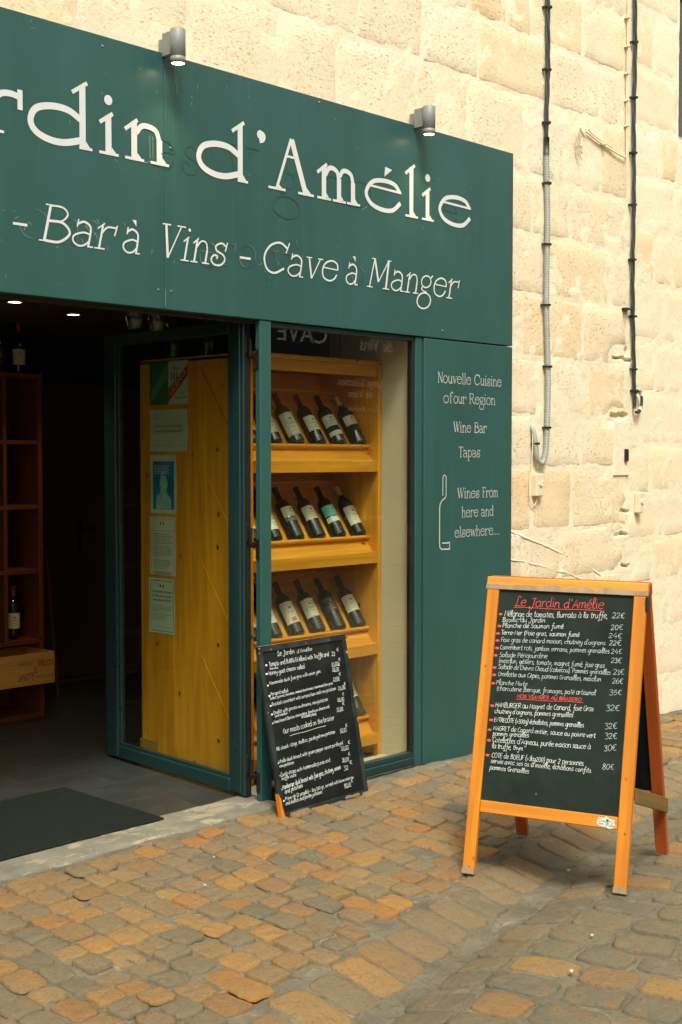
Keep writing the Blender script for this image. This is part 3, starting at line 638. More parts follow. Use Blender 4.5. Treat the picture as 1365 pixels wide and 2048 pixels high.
def block(x0, x1, z0, z1, mat, seed, depth=.0):
    """ashlar block: face domed slightly proud, arrises sunk in the mortar"""
    nu = max(4, min(9, int((x1-x0)/.06))); nv = max(4, min(7, int((z1-z0)/.06))); mb = MB(); mb.r = random.random(); vs = []
    sk = [random.uniform(-.012, .012) for _ in range(4)]; tl = random.uniform(-.004, .004)
    def gr(n, L_): e = .007/L_; f = .02/L_; return [0, e]+[f+(1-2*f)*q/n for q in range(n+1)]+[1-e, 1]
    gu, gv = gr(nu, x1-x0), gr(nv, z1-z0); nu += 4; nv += 4
    for j in range(nv+1):
        for i in range(nu+1):
            u, v = gu[i], gv[j]; x = x0+(x1-x0)*u+sk[0]*(v-.5); z = z0+(z1-z0)*v+sk[1]*(u-.5)
            x += .007*fbm((x*9, z*9, seed), 3); z += .007*fbm((x*9, z*9, seed+9), 3)
            e = min(u, 1-u)*(x1-x0); f = min(v, 1-v)*(z1-z0); k = sm(min(e, f)/.013)
            d = .0018+depth+tl*(v-.5)+.0028*fbm((x*7, z*7, seed+3), 4)
            y = WY-wlow(x, z)-(d*k-(1-k)*.0055)
            for a, b, zz, hh in crev:
                if a-.03 < x < b+.03 and abs(z-zz) < .04: y += .03
            vs.append(V((x, y, z)))
    mb.add(vs, [(j*(nu+1)+i, j*(nu+1)+i+1, (j+1)*(nu+1)+i+1, (j+1)*(nu+1)+i) for j in range(nv) for i in range(nu)])
    mb.build('stone', mat, wall, smooth=True, at=((x0+x1)/2, WY, (z0+z1)/2))
courses = [-.12, .19, .52, .829, 1.113, 1.466, 1.756, 2.071, 2.419, 2.753, 3.071, 3.484, 3.812, 4.14, 4.5]
rs = random.Random(21); sd = 0
for j in range(len(courses)-1):
    z0, z1 = courses[j], courses[j+1]; x = 1.62-rs.uniform(0, .25) if z1 < 3.2 else -3.4-rs.uniform(0, .3)
    while x < 2.93:
        w = rs.uniform(.36, .66); x1 = x+w
        if x1 > 2.80: x1 = 3.0+rs.uniform(-.03, .02)
        split = rs.random() < .06; sd += 1
        if z1 > 3.05 or x1 > 1.7:
            if split and z1-z0 > .3: zm = (z0+z1)/2; block(x+.012, x1-.012, z0+.010, zm-.010, M['stone'], sd); block(x+.012, x1-.012, zm+.010, z1-.010, M['stone'], sd+50)
            else: block(x+.002, x1-.002, z0+.002, z1-.002, M['stone'], sd, rs.uniform(-.0018, .0008))
        x = x1
crs2 = [-.18, .12, .44, .74, 1.02, 1.30, 1.60, 1.93, 2.25, 2.60, 2.92, 3.25, 3.55, 3.9, 4.25, 4.6]
for j in range(len(crs2)-1):
    z0, z1 = crs2[j], crs2[j+1]; x = 3.03+(rs.uniform(.0, .02)); k = 0
    while x < 6.4:
        x1 = x+(rs.uniform(.24, .34) if k == 0 and j % 2 else rs.uniform(.38, .62)); sd += 1; k += 1
        if z1 > 3.5 and x1 > 3.58 and x < 4.72:
            if x < 3.5: block(x+.01, 3.585, z0+.01, z1-.01, M['stone_smooth'], sd)
            x = max(x1, 4.72); continue
        block(x+.003, x1-.003, z0+.003, z1-.003, M['stone_smooth'], sd, -.0012); x = x1
def ridge(pts, r):
    p = []
    for i in range(len(pts)-1):
        a, b = V(pts[i]), V(pts[i+1]); n = max(2, int((b-a).length/.025))
        p += [a+(b-a)*k/n for k in range(n)]
    p.append(V(pts[-1])); p = [q+V((.004*fbm((q.x*9, q.z*9, 1), 2), 0, .007*fbm((q.x*9, q.z*9, 4), 3))) for q in p]
    mb = MB(); mb.tube([V((q.x, WY-wallface(q.x, q.z)+.0035, q.z)) for q in p], [r*(1+.4*fbm((q.x*20, q.z*20, 7), 2)) for q in p], 7); return mb
for pts in ([(1.72, 0, 1.15), (1.85, 0, 1.115), (2.1, 0, 1.04), (2.3, 0, .985), (2.55, 0, .90), (2.75, 0, .82)], [(1.72, 0, .985), (1.9, 0, .955), (2.15, 0, .91), (2.35, 0, .865), (2.6, 0, .79)]):
    ridge(pts, .0075).build('plaster_ridge', M['mortar'], wall, smooth=True)
# the window at the upper right
wn_ = thing('upper_window', 'pale shuttered window in the wall at the upper right corner', 'window', (WIN.x0, .1, WIN.z0))
MB().box((WIN.x0, .05, WIN.z0-.06), (WIN.x1, .32, WIN.z0)).build('sill', M['stone_smooth'], wn_)
MB().box((WIN.x0, .06, WIN.z0), (WIN.x0+.015, .30, WIN.z1)).build('jamb', M['mortar'], wn_)
fr_ = MB(); fr_.box((WIN.x0+.015, .16, WIN.z0), (WIN.x0+.08, .21, WIN.z1), bev=.004); fr_.box((WIN.x0+.08, .16, WIN.z0), (WIN.x1, .21, WIN.z0+.07), bev=.004); fr_.box((WIN.x0+.09, .15, WIN.z0+.07), (WIN.x0+.14, .20, WIN.z1), bev=.004); fr_.build('window_frame', M['shutter'], wn_)
MB().box((WIN.x0+.08, .19, WIN.z0+.07), (WIN.x1, .194, WIN.z1)).build('pane', M['leaf_glass'], wn_)
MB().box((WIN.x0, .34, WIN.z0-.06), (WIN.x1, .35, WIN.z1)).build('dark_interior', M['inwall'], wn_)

# ------------------------------------------------------------ shop fascia
fas = thing('shop_fascia', 'dark green fascia with big white lettering above the shop entrance', 'shop sign', (0, 0, 2.12))
MB().box((-3.3, 0, 2.12), (-.5865, .046, 3.14), bev=.002).build('fascia_panel', M['green'], fas)
MB().box((-.5845, .0006, 2.12), (1.772, .046, 3.14), bev=.002).build('fascia_panel', M['green'], fas)
MB().box((-3.3, .047, 2.108), (-.066, .099, 2.119)).build('soffit', M['inwall'], fas)
for x, z in ((-.62, 2.195), (-.555, 2.195), (-.60, 2.74), (-.885, 3.10), (.30, 3.12), (1.18, 2.16), (-.555, 2.77)):
    mb = MB(); mb.lathe([(0, .0035), (.004, .003), (.0055, 0)], 10, frame((x, 0, z), (1, 0, 0), (0, 0, 1))); mb.build('screw', M['steel'], fas)
FT = frame((0, -.0004, 0), (1, 0, 0), (0, 0, 1))
def letterA(ch, x, xe=None):
    g, ad = DA[ch]; mb = MB(); s_ = .015; glyph(mb, g, FT, x, 2.690, s_ if not xe else (xe-x)/ad, .0151, .0134); mb.build('letter', M['white'], fas)
for ch, x in (('r', -1.4175), ('d', -1.226), ('i', -.904), ('n', -.782), ('d', -.425), ("'", -.087), ('A', -.016), ('m', .285), ('é', .594), ('l', .891), ('i', 1.015), ('e', 1.137)): letterA(ch, x)
def wordB(t, x0, x1, y, xh, w, T=FT, mat='white', par=None, name='letter', single=False, shear=.2, z0=.0009):
    adv = sum(DB[c][1] for c in t); sx = (x1-x0)/adv; x = x0; mb = MB()
    for ch in t:
        g, ad = DB[ch]
        if g:
            glyph(mb, g, T, x, y, sx, xh/10, w, shear, z0=z0)
            if not single: mb.build(name, M[mat], par or fas); mb = MB()
        x += ad*sx
    if single: return mb.build(name, M[mat], par or fas)
for t, a, b in (('-', -1.298, -1.232), ('Bar', -1.173, -.835), ('à', -.80, -.71), ('Vins', -.622, -.262), ('-', -.194, -.126), ('Cave', -.062, .417), ('à', .468, .556), ('Manger', .618, 1.30)):
    wordB(t, a-.004, b, 2.325, .097, .0070)
for t, a, b, y, xh in (('o', -1.28, -1.13, 2.325, .11), ('n', -1.10, -.99, 2.325, .10), ('s', -1.0, -.91, 2.33, .10), ('e', -.42, -.31, 2.31, .105), ('r', -.31, -.21, 2.33, .10), ('o', -.20, -.09, 2.33, .10), ('V', -.01, .10, 2.335, .06), ('o', .50, .60, 2.33, .08)):
    wordB(t, a, b, y, xh, .0045, mat='ghost', name='removed_letter_mark', shear=.1, z0=.0002); wordB(t, a+.003, b+.003, y+.002, xh, .0014, mat='ghost_l', name='glue_outline', shear=.1, z0=.0001)
for t, a, b, y, xh in (('e', -.68, -.52, 2.68, .12), ('s', -.50, -.40, 2.68, .12), ('V', -.28, -.07, 2.69, .11), ('g', .02, .18, 2.66, .12), ('n', .30, .46, 2.69, .12), ('o', .50, .66, 2.69, .12), ('e', 1.17, 1.30, 2.70, .10)):
    wordB(t, a, b, y, xh, .008, mat='ghost', name='removed_letter_mark', shear=0, z0=.0002)
sc_ = MB(); rr_ = random.Random(4)
for i in range(75):
    x, z = rr_.uniform(-1.4, 1.75), rr_.uniform(2.14, 3.12); a = rr_.uniform(0, pi); l = rr_.uniform(.003, .018)
    if i < 26: x, z, l = rr_.uniform(-1.35, .3), 2.36+rr_.uniform(-.06, .07), rr_.uniform(.008, .022)
    ribbon(sc_, [V((x, z)), V((x+l*cos(a), z+l*sin(a)))], .0016, FT, .0002+i*.00001)
for x0, z0, x1, z1 in ((-.66, 2.71, -.66, 2.80), (-.645, 2.71, -.645, 2.80), (-.69, 2.688, -.655, 2.70), (-.53, 3.03, -.53, 3.11), (-.52, 2.99, -.52, 3.07), (.58, 2.68, .62, 2.70), (-.585, 2.13, -.585, 2.20)): ribbon(sc_, [V((x0, z0)), V((x1, z1))], .002, FT, .0012)
sc_.build('scratches', M['ghost_l'], fas)['kind'] = 'stuff'

# ------------------------------------------------------------ pilaster panel with the English lettering
pil = thing('side_panel', 'green painted panel right of the window, lettered Nouvelle Cuisine of our Region', 'panel', (1.4, 0, -.02))
MB().box((.986, .010, -.03), (1.036, .046, 2.117), bev=.003).build('edge_strip', M['green'], pil)
MB().box((1.040, 0, -.07), (1.772, .046, 2.113), bev=.003).build('panel_board', M['green'], pil)
PT = frame((0, -.0003, 0), (1, 0, 0), (0, 0, 1))
for t, a, b, y in (('Nouvelle', 1.142, 1.413, 1.898), ('Cuisine', 1.438, 1.674, 1.898), ('of', 1.187, 1.259, 1.798), ('our', 1.269, 1.374, 1.798), ('Region', 1.397, 1.621, 1.799), ('Wine', 1.266, 1.415, 1.651), ('Bar', 1.441, 1.546, 1.651), ('Tapas', 1.311, 1.493, 1.524), ('Wines', 1.300, 1.488, 1.313), ('From', 1.512, 1.648, 1.313), ('here', 1.337, 1.478, 1.214), ('and', 1.501, 1.611, 1.214), ('elsewhere....', 1.281, 1.668, 1.113)):
    wordB(t, a, b, y, .0375, .0034, PT, 'cream_letters', pil, 'lettering', True, 0)
mb = MB(); w = .0075
for pts, k in (('1.185,1.330 1.185,1.418 1.189,1.430 1.199,1.434 1.208,1.429 1.211,1.418 1.211,1.330 1.205,1.318', .8), ('1.205,1.319 1.178,1.305 1.163,1.285 1.160,1.262 1.160,1.085 1.163,1.068 1.178,1.058 1.244,1.056', 1)):
    ribbon(mb, P2(pts), w*k, PT, .0012)
ribbon(mb, P2('1.241,1.055 1.241,1.093'), .006, PT, .0014); ribbon(mb, P2('1.179,1.091 1.205,1.088 1.244,1.090'), w, PT, .0016)
mb.build('bottle_emblem', M['cream_letters'], pil)

# ------------------------------------------------------------ display window
win = thing('display_window', 'tall shop display window in a dark green frame', 'window', (.5, .03, 0))
MB().box((-.062, 0.004, .004), (.004, .036, 2.117), bev=.003).build('post', M['green'], win)
mb = MB(); mb.box((.004, .012, -.012), (.986, .055, .028), bev=.003); mb.box((.004, .022, .028), (.986, .055, .055), bev=.003); mb.build('bottom_rail', M['frame'], win)
MB().box((.972, .018, .055), (.985, .055, 2.117), bev=.002).build('stile', M['black'], win)
MB().box((.004, .018, 2.095), (.972, .055, 2.117), bev=.002).build('top_rail', M['frame'], win)
MB().box((.004, .036, .055), (.972, .042, 2.095)).build('pane', M['glass'], win)
rv = struct(MB().box((1.002, .056, -.02), (1.03, .62, 2.3)).build('window_reveal', M['reveal']))
struct(MB().box((.004, .056, -.03), (1.002, .246, .004)).build('window_floor', M['reveal']))

# ------------------------------------------------------------ folding glass door, opened inwards
leaf = thing('folding_door', 'glazed door leaf in a dark green frame folded open into the shop', 'door', (-.073, .101, 0))
TL = Matrix.Translation((-.073, .101, 0)) @ Matrix.Rotation(atan2(1.133, .074), 4, 'Z')
LW = 1.135; z0, z1 = .014, 2.13
mb = MB(); mb.box((LW-.105, -.036, z0), (LW, 0, z1), TL, .004); mb.box((LW-.09, -.032, z0+.01), (LW-.115, .006, z1-.01), TL, .003); mb.box((LW-.128, -.032, z0+.05), (LW-.112, -.008, z1-.05), TL, .002); mb.build('stile', M['frame'], leaf)
mb = MB(); mb.box((0, -.036, z0), (.112, 0, z1), TL, .004); mb.box((.02, -.032, z0+.01), (.075, .007, z1-.01), TL, .003); mb.box((.108, -.032, z0+.05), (.124, -.008, z1-.05), TL, .002); mb.build('stile', M['frame'], leaf)
mb = MB(); mb.box((.112, -.036, z0), (LW-.105, 0, z0+.062), TL, .004); mb.box((.112, -.030, z0+.062), (LW-.112, -.008, z0+.078), TL, .002); mb.build('bottom_rail', M['frame'], leaf)
mb = MB(); mb.box((.112, -.036, z1-.055), (LW-.105, 0, z1), TL, .004); mb.build('top_rail', M['frame'], leaf)
MB().box((.124, -.022, z0+.078), (LW-.128, -.016, z1-.055), TL).build('pane', M['leaf_glass'], leaf)
mb = MB(); mb.box((-.006, -.034, z0), (.0, -.022, z1), TL, .001); mb.box((-.006, -.014, z0), (0, -.004, z1), TL, .001); mb.build('gasket', M['black'], leaf)
for z in (2.0, 1.17, .14):
    mb = MB(); mb.box((-.056, .040, z-.045), (-.044, .093, z-.02), bev=.003); mb.box((-.070, .088, z-.02), (-.046, .0935, z+.06), bev=.002); mb.box((-.0655, .010, z-.095), (-.062, .034, z-.005), bev=.001)
    mb.lathe([(0.0, -.045), (.009, -.045), (.009, .045), (0.0, .045)], 10, Matrix.Translation((-.052, .078, z+.005)) @ Matrix.Scale(.8, 4))
    for dz in (-.082, -.05, -.018): mb.lathe([(0, .003), (.004, .002), (.004, 0)], 8, frame((-.0655, .022, z+dz), (0, -1, 0), (0, 0, 1)))
    mb.build('hinge', M['black'], leaf)
TLi = TL @ Matrix.Translation((0, -.06, 0))
# ------------------------------------------------------------ interior room
fl = struct(MB().box((-4.2, .153, -.06), (2.3, 3.5, -.004)).build('shop_floor', M['grout']))
ys = [.155+.306*k for k in range(11)]; tm = None
for r in range(10):
    off = -.267 if r % 2 == 0 else -.567
    for c in range(-6, 5):
        xa, xb = off+.6*c, off+.6*c+.6
        if xb > 2.2 or (r > 5 and xb < -.9) or xb < -2.9: continue
        if tm is None:
            mb = MB(); mb.box((-.2988, -.1518, -.006), (.2988, .1518, 0), bev=.0012); t_ = mb.build('floor_tile', M['tile'], fl, at=(0, 0, 0)); tm = t_.data
        else: t_ = bpy.data.objects.new('floor_tile', tm); COL.objects.link(t_); t_.parent = fl
        t_.location = ((xa+xb)/2, ys[r]+.153, 0)
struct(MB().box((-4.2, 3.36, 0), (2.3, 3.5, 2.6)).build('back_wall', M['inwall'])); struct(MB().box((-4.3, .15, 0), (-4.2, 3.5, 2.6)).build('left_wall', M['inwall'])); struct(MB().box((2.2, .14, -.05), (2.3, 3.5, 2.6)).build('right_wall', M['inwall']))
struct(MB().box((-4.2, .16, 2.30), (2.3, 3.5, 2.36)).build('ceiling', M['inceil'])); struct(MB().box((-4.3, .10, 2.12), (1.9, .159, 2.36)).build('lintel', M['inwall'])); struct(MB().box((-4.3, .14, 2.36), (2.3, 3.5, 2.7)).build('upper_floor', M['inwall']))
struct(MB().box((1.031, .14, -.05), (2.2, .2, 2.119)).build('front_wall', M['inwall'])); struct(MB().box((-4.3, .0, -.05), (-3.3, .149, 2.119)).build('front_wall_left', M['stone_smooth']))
idr = thing('inner_door', 'dark brown closed inner door at the back of the shop', 'door', (1.4, 3.33, 0))
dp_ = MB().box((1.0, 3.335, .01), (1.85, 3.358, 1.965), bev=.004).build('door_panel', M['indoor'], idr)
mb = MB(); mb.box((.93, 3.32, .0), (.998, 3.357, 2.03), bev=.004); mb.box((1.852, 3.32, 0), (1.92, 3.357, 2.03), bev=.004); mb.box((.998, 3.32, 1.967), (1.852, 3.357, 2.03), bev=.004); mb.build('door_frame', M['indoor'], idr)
mb = MB(); mb.box((1.285, 3.322, .86), (1.325, 3.335, 1.10), bev=.004); mb.tube([(1.305, 3.322, 1.02), (1.305, 3.29, 1.02), (1.35, 3.285, 1.025), (1.41, 3.285, 1.03)], .009, 8); mb.build('handle', M['black'], dp_)
for i, (x, y) in enumerate(((-.328, 1.516), (.198, 1.775))):
    d_ = thing('downlight', 'lit recessed downlight in the dark ceiling, '+('nearer the left edge of the photo' if i == 0 else 'the farther one, right of the other'), 'ceiling light', (x, y, 2.3), 'recessed ceiling lights')
    T = Matrix.Translation((x, y, 2.3)) @ Matrix.Rotation(pi, 4, 'X')
    MB().lathe([(.052, -.0), (.052, .004), (.036, .006), (.036, -.0)], 24, T).build('rim', M['steel'], d_, True)
    MB().lathe([(0, .003), (.035, .003)], 24, T).build('lens', M['down_on'], d_)
    l_ = bpy.data.lights.new('downlight_glow', 'SPOT'); l_.energy = 6; l_.color = (1, .78, .45); l_.spot_size = radians(95); l_.spot_blend = .6; l_.shadow_soft_size = .03
    lo = bpy.data.objects.new('bulb', l_); COL.objects.link(lo); lo.parent = d_; lo.location = (0, 0, -.02)
# doormat
dm = MB(); n = 40
dm.box((-2.6, .095, -.004), (-.53, .827, .016), bev=.004); tag(dm.build('doormat', M['mat'], at=(-1.5, .45, 0)), 'large charcoal doormat lying across the entrance threshold', 'doormat')

# ------------------------------------------------------------ pigeonhole wine rack inside, with bottles and a crate
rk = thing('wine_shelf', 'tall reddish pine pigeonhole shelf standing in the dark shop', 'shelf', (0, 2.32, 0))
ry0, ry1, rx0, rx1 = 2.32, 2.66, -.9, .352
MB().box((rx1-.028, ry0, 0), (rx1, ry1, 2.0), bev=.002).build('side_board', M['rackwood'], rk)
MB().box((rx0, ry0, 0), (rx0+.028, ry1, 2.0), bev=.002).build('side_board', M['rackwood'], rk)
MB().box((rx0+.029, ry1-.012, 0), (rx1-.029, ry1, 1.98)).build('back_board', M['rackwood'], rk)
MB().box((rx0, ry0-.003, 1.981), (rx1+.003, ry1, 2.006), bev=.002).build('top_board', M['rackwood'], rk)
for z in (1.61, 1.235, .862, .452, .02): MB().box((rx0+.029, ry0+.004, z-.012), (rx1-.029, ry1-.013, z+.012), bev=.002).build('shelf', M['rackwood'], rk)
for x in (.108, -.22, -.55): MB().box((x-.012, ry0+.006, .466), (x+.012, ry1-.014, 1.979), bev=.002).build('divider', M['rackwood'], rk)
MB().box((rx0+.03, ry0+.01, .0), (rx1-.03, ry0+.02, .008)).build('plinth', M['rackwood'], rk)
cr = thing('wine_crate', 'pale pine wine crate stencilled with a Saint Emilion chateau name, under the shelf bottle', 'crate', (.05, 2.2, .235))
cx0, cx1, cy0, cy1, cz0, cz1 = -.29, .335, 2.19, 2.50, .225, .405
MB().box((cx0, cy0, cz0), (cx1, cy0+.014, cz1), bev=.001).build('end_board', M['crate'], cr); MB().box((cx0, cy1-.014, cz0), (cx1, cy1, cz1)).build('end_board', M['crate'], cr)
MB().box((cx0, cy0+.015, cz0), (cx0+.012, cy1-.015, cz1)).build('side_slat', M['crate'], cr); MB().box((cx1-.012, cy0+.015, cz0), (cx1, cy1-.015, cz1)).build('side_slat', M['crate'], cr); MB().box((cx0+.013, cy0+.015, cz0), (cx1-.013, cy1-.015, cz0+.01)).build('base_board', M['crate'], cr)
MB().box((rx0+.03, 2.335, .20), (rx1-.03, ry1-.014, .224)).build('shelf', M['rackwood'], rk)
CT = frame((0, cy0-.0003, 0), (1, 0, 0), (0, 0, 1)); mb = MB()
fonttext(mb, 'CHÂTEAU', CT, .088, .340, .036, width=.095); fonttext(mb, "LANIOTE", CT, .090, .255, .060, width=.105, z=.0009); fonttext(mb, 'St', CT, .197, .292, .062, width=.022, z=.001); fonttext(mb, 'EMILION', CT, .223, .330, .050, width=.10, z=.0011); fonttext(mb, 'GRAND CRU CLASSÉ', CT, .208, .262, .022, width=.115, z=.0012)
mb.build('lettering', M['stencil'], cr)

BPROF = [(0, .004), (.024, 0), (.036, .003), (.038, .012), (.038, .185), (.036, .2), (.028, .217), (.018, .229), (.0145, .243), (.0138, .29), (.0148, .291), (.0148, .3), (.0, .3)]
def bottle(loc, T, lab, label, foil, glassm='bottle', lz=(.055, .145), second=None, seal=False, group='wine bottles on the display rack', a=(-1.25, 1.25), top=0):
    b_ = thing('wine_bottle', label, 'wine bottle', loc, group); T = Matrix.Translation(loc) @ T
    MB().lathe(BPROF, 22, T).build('glass_body', M[glassm], b_, True)
    MB().lathe([(.0146, .235), (.0146, .2895), (.0155, .291), (.0155, .3005), (0, .301)], 18, T).build('foil_capsule', M[foil], b_, True)
    if lab:
        z0, z1 = lz; lo_ = MB().lathe([(.0384, z0), (.0384, z1)], 16, T, a[0], a[1]).build('label', M[lab], b_, True)
        am = (a[0]+a[1])/2
        for q, (zf, hw, hh_) in enumerate(((.72, .16, .010), (.50, .42, .0035), (.36, .30, .002), (.20, .36, .0018))):
            zc = z0+(z1-z0)*zf; MB().lathe([(.0387, zc-hh_/2), (.0387, zc+hh_/2)], 5, T, am-hw, am+hw).build('label_print', M['paper' if lab == 'lab_teal' else 'seal' if lab == 'lab_dark' else 'greyprint'], lo_, True)
        if second: MB().lathe([(.0384, second[1]), (.0384, second[2])], 16, T, a[0], a[1]).build('label', M[second[0]], b_, True)
        if seal: MB().lathe([(.0388, z0+.006), (.0388, z0+.03)], 6, T, -.35, .35).build('seal', M['seal'], b_, True)
    return b_
up = Matrix.Rotation(-pi/2-.35, 4, 'Z')   # label towards the street
bottle((.215, 2.43, .474), up, 'lab_cream', 'bottle with cream label and orange neck standing alone in a lower pigeonhole', 'foil_orange', group='wine bottles in the shop')
bottle((.275, 2.44, 2.006), up, 'lab_cream', 'bottle with cream label and red neck on top of the shelf, rightmost of three', 'foil_red', group='wine bottles in the shop')
bottle((.14, 2.44, 2.006), up, 'lab_dark', 'black labelled bottle on top of the shelf, in the middle of three', 'foil_black', group='wine bottles in the shop')
bottle((.01, 2.44, 2.006), up, 'lab_cream', 'bottle with cream label on top of the shelf, cut by the left photo edge', 'foil_dark', group='wine bottles in the shop')
lb_ = thing('leaning_board', 'dark framed board leaning in the shadow beside the shelf', 'board', (.6, 2.7, 0))
TB = frame((.42, 2.62, .0), (.75, .25, 0), (.02, .16, 1)); MB().box((0, .02, -.02), (.30, .95, 0), TB, .003).build('panel', M['black_frame'], lb_)
mb = MB(); mb.box((0, 0, -.022), (.32, .02, .006), TB, .002); mb.box((.30, .02, -.022), (.32, .97, .006), TB, .002); mb.box((0, .95, -.022), (.30, .97, .006), TB, .002); mb.build('frame', M['rackwood'], lb_)
for i, (x, y, z, w, h) in enumerate(((.62, 3.34, 1.35, .30, .42), (.66, 3.34, .72, .28, .5))):
    pf = thing('picture_frame', ('upper' if i == 0 else 'lower')+' dark framed picture on the back wall beside the shelf', 'picture', (x, y, z), 'dark pictures on the back wall')
    MB().box((x, y, z), (x+w, y+.018, z+h), bev=.003).build('frame', M['black'], pf); MB().box((x+.03, y-.002, z+.03), (x+w-.03, y-.0005, z+h-.03)).build('picture', M['inwall'], pf)

# ------------------------------------------------------------ pine display rack in the window
cab = thing('display_rack', 'knotty pine wine display rack with sloping tiers behind the window', 'display rack', (.56, .6, 0))
X0, X1, Y0, Y1 = .120, .998, .247, 1.09
S = []; 
MB().box((X0, Y0+.02, .0), (X0+.016, Y1, 2.0), bev=.001).build('side_panel', M['pine_side'], cab)
MB().box((X1-.024, Y0, .0), (X1, Y1, 2.0), bev=.002).build('side_panel', M['pine'], cab)
MB().box((X0+.017, Y1-.02, .0), (X1-.025, Y1, 1.98)).build('back_panel', M['pine'], cab)
MB().box((X0, Y0+.0, 1.985), (X1, Y1, 2.008), bev=.002).build('top_board', M['pine'], cab)
MB().box((X0+.017, Y0+.004, 1.93), (X1-.025, Y0+.024, 1.984), bev=.003).build('top_rail', M['pine'], cab)
MB().box((X0-.004, .95, .0), (X0-.0005, 1.10, .10)).build('skirting', M['crate'], cab)
SL = atan2(1.469, 1); cs, sn = cos(SL), sin(SL)
tiers = (1.58, 1.118, .652, .193)
for zt in tiers:
    MB().box((X0+.017, Y0+.001, zt-.13), (X1-.025, Y0+.032, zt-.073), bev=.002).build('front_rail', M['pine'], cab)
    Tr = frame((0, Y0+.034, zt-.078), (1, 0, 0), (0, .052, .068)); MB().box((X0+.017, 0, -.010), (X1-.025, .078, 0), Tr, .001).build('riser', M['pine'], cab)
    Ti = frame((0, .360, zt-.020), (1, 0, 0), (0, cs, sn)); MB().box((X0+.017, -.018, -.016), (X1-.025, -.001, .058), Ti, .004).build('ledge', M['pine'], cab)
    MB().box((X0+.017, 0, -.016), (X1-.025, .47, -.001), Ti, .001).build('sloping_board', M['pine'], cab)
    for q in range(7):
        xq = .1185+.147*q
        if X0+.03 < xq-.022 and xq+.022 < X1-.026: mb = MB(); mb.prism([(xq-.024, .015), (xq+.024, .015), (xq+.024, .155), (xq, .185), (xq-.024, .155)], 0, .022, lambda u, v, w, Ti=Ti: Ti @ V((u, v, w))); mb.build('bottle_divider', M['pine'], cab)
    zc = zt+.42*sn; MB().box((X0+.017, .345, 0.0), (X1-.025, .365, .022), Ti, .003).build('rack_moulding', M['pine'], cab)
# outer face of the left side panel: housings of the sloping boards and screws
for zt in tiers:
    Th = frame((X0-.0002, 0, 0), (0, -1, 0), (0, 0, 1)); mb = MB(); zz = zt+.36
    for a, b in (((-.672, zz+.01), (-.615, zz+.01)), ((-.615, zz+.01), (-.36, zz+.01-.255*1.43))): 
        v_ = (V(b)-V(a)).normalized(); nn = V((-v_.y, v_.x))*.0012; mb.prism([(a[0]+nn.x, a[1]+nn.y), (b[0]+nn.x, b[1]+nn.y), (b[0]-nn.x, b[1]-nn.y), (a[0]-nn.x, a[1]-nn.y)], 0, .0022, lambda u, v, w, Th=Th: Th @ V((u, v, w)))
    mb.build('housing_edge', M['rackwood'] if zt == 1.58 else M['pine'], cab)
    mb = MB(); mb.lathe([(.0, .0015), (.008, .0015), (.011, .0)], 12, frame((X0-.0002, .50, zt-.02), (0, -1, 0), (0, 0, 1))); mb.build('screw_plug', M['rackwood'], cab)
# bottles on the tiers
spec = {0: [('lab_white', 'foil_red', 'bottle', (.05, .16), None, 'cream label'), ('lab_white', 'foil_red', 'bottle_g', (.04, .17), None, 'tall white label on green glass'), ('lab_white', 'foil_red', 'bottle', (.07, .155), None, 'white label and dark red neck'), ('lab_white', 'foil_dark', 'bottle_g', (.10, .165), ('lab_white', .045, .07), 'white label above a narrow strip'), ('lab_white', 'foil_cream', 'bottle_g', (.11, .165), None, 'short white label and cream neck')],
 1: [('lab_white', 'foil_dark', 'bottle', (.05, .16), None, 'white label'), ('lab_cream', 'foil_black', 'bottle', (.12, .175), ('lab_grey', .095, .118), 'cream label over a grey band'), ('lab_cream', 'foil_dark', 'bottle', (.10, .175), None, 'plain cream label and maroon neck'), ('lab_teal', 'foil_black', 'bottle', (.115, .175), ('lab_white', .08, .108), 'turquoise label over a small white one'), ('lab_cream', 'foil_cream', 'bottle', (.06, .165), None, 'long cream label and cream neck')],
 2: [('lab_white', 'foil_black', 'bottle', (.07, .15), None, 'white label'), ('lab_cream', 'foil_black', 'bottle', (.06, .175), 'seal', 'long cream label with a red and gold seal'), ('lab_cream', 'foil_dark', 'bottle', (.08, .18), None, 'plain pale label and dark neck'), ('lab_dark', 'foil_black', 'bottle', (.10, .175), None, 'black label printed in gold'), ('lab_cream', 'foil_black', 'bottle', (.085, .175), None, 'pale label showing a drawing')],
 3: [('lab_white', 'foil_dark', 'bottle', (.06, .15), None, 'white label'), ('lab_cream', 'foil_dark', 'bottle_g', (.06, .15), None, 'cream label'), ('lab_white', 'foil_red', 'bottle', (.06, .15), None, 'white label and red neck'), ('lab_cream', 'foil_black', 'bottle', (.06, .15), None, 'cream label and black neck'), ('lab_white', 'foil_dark', 'bottle_g', (.10, .17), None, 'white label beside the small board')]}
tn = ('top', 'second', 'third', 'bottom'); on = ('first', 'second', 'third', 'fourth', 'last')
for t, zt in enumerate(tiers):
    for i, (lb, fo, gl, lz, sec, desc) in enumerate(spec[t]+([('lab_white', 'foil_dark', 'bottle', (.06, .155), None, ('half hidden in the gap beside the door edge'))] if t < 3 else [])):
        x = .338+.147*i if i < 5 else .191; Tb = Matrix.Rotation(-(pi/2-SL), 4, 'X') @ Matrix.Rotation(-pi/2-.12+random.uniform(-.3, .3), 4, 'Z')
        bottle((x, .360-.0392*sn+.001, zt-.020+.0392*cs+.001), Tb, lb, ('bottle, %s, %s from left in %s row' % (desc, on[i], tn[t])) if i < 5 else 'white labelled bottle in the gap between door and post, %s row' % tn[t], fo, gl, lz, None if sec == 'seal' else sec, sec == 'seal')
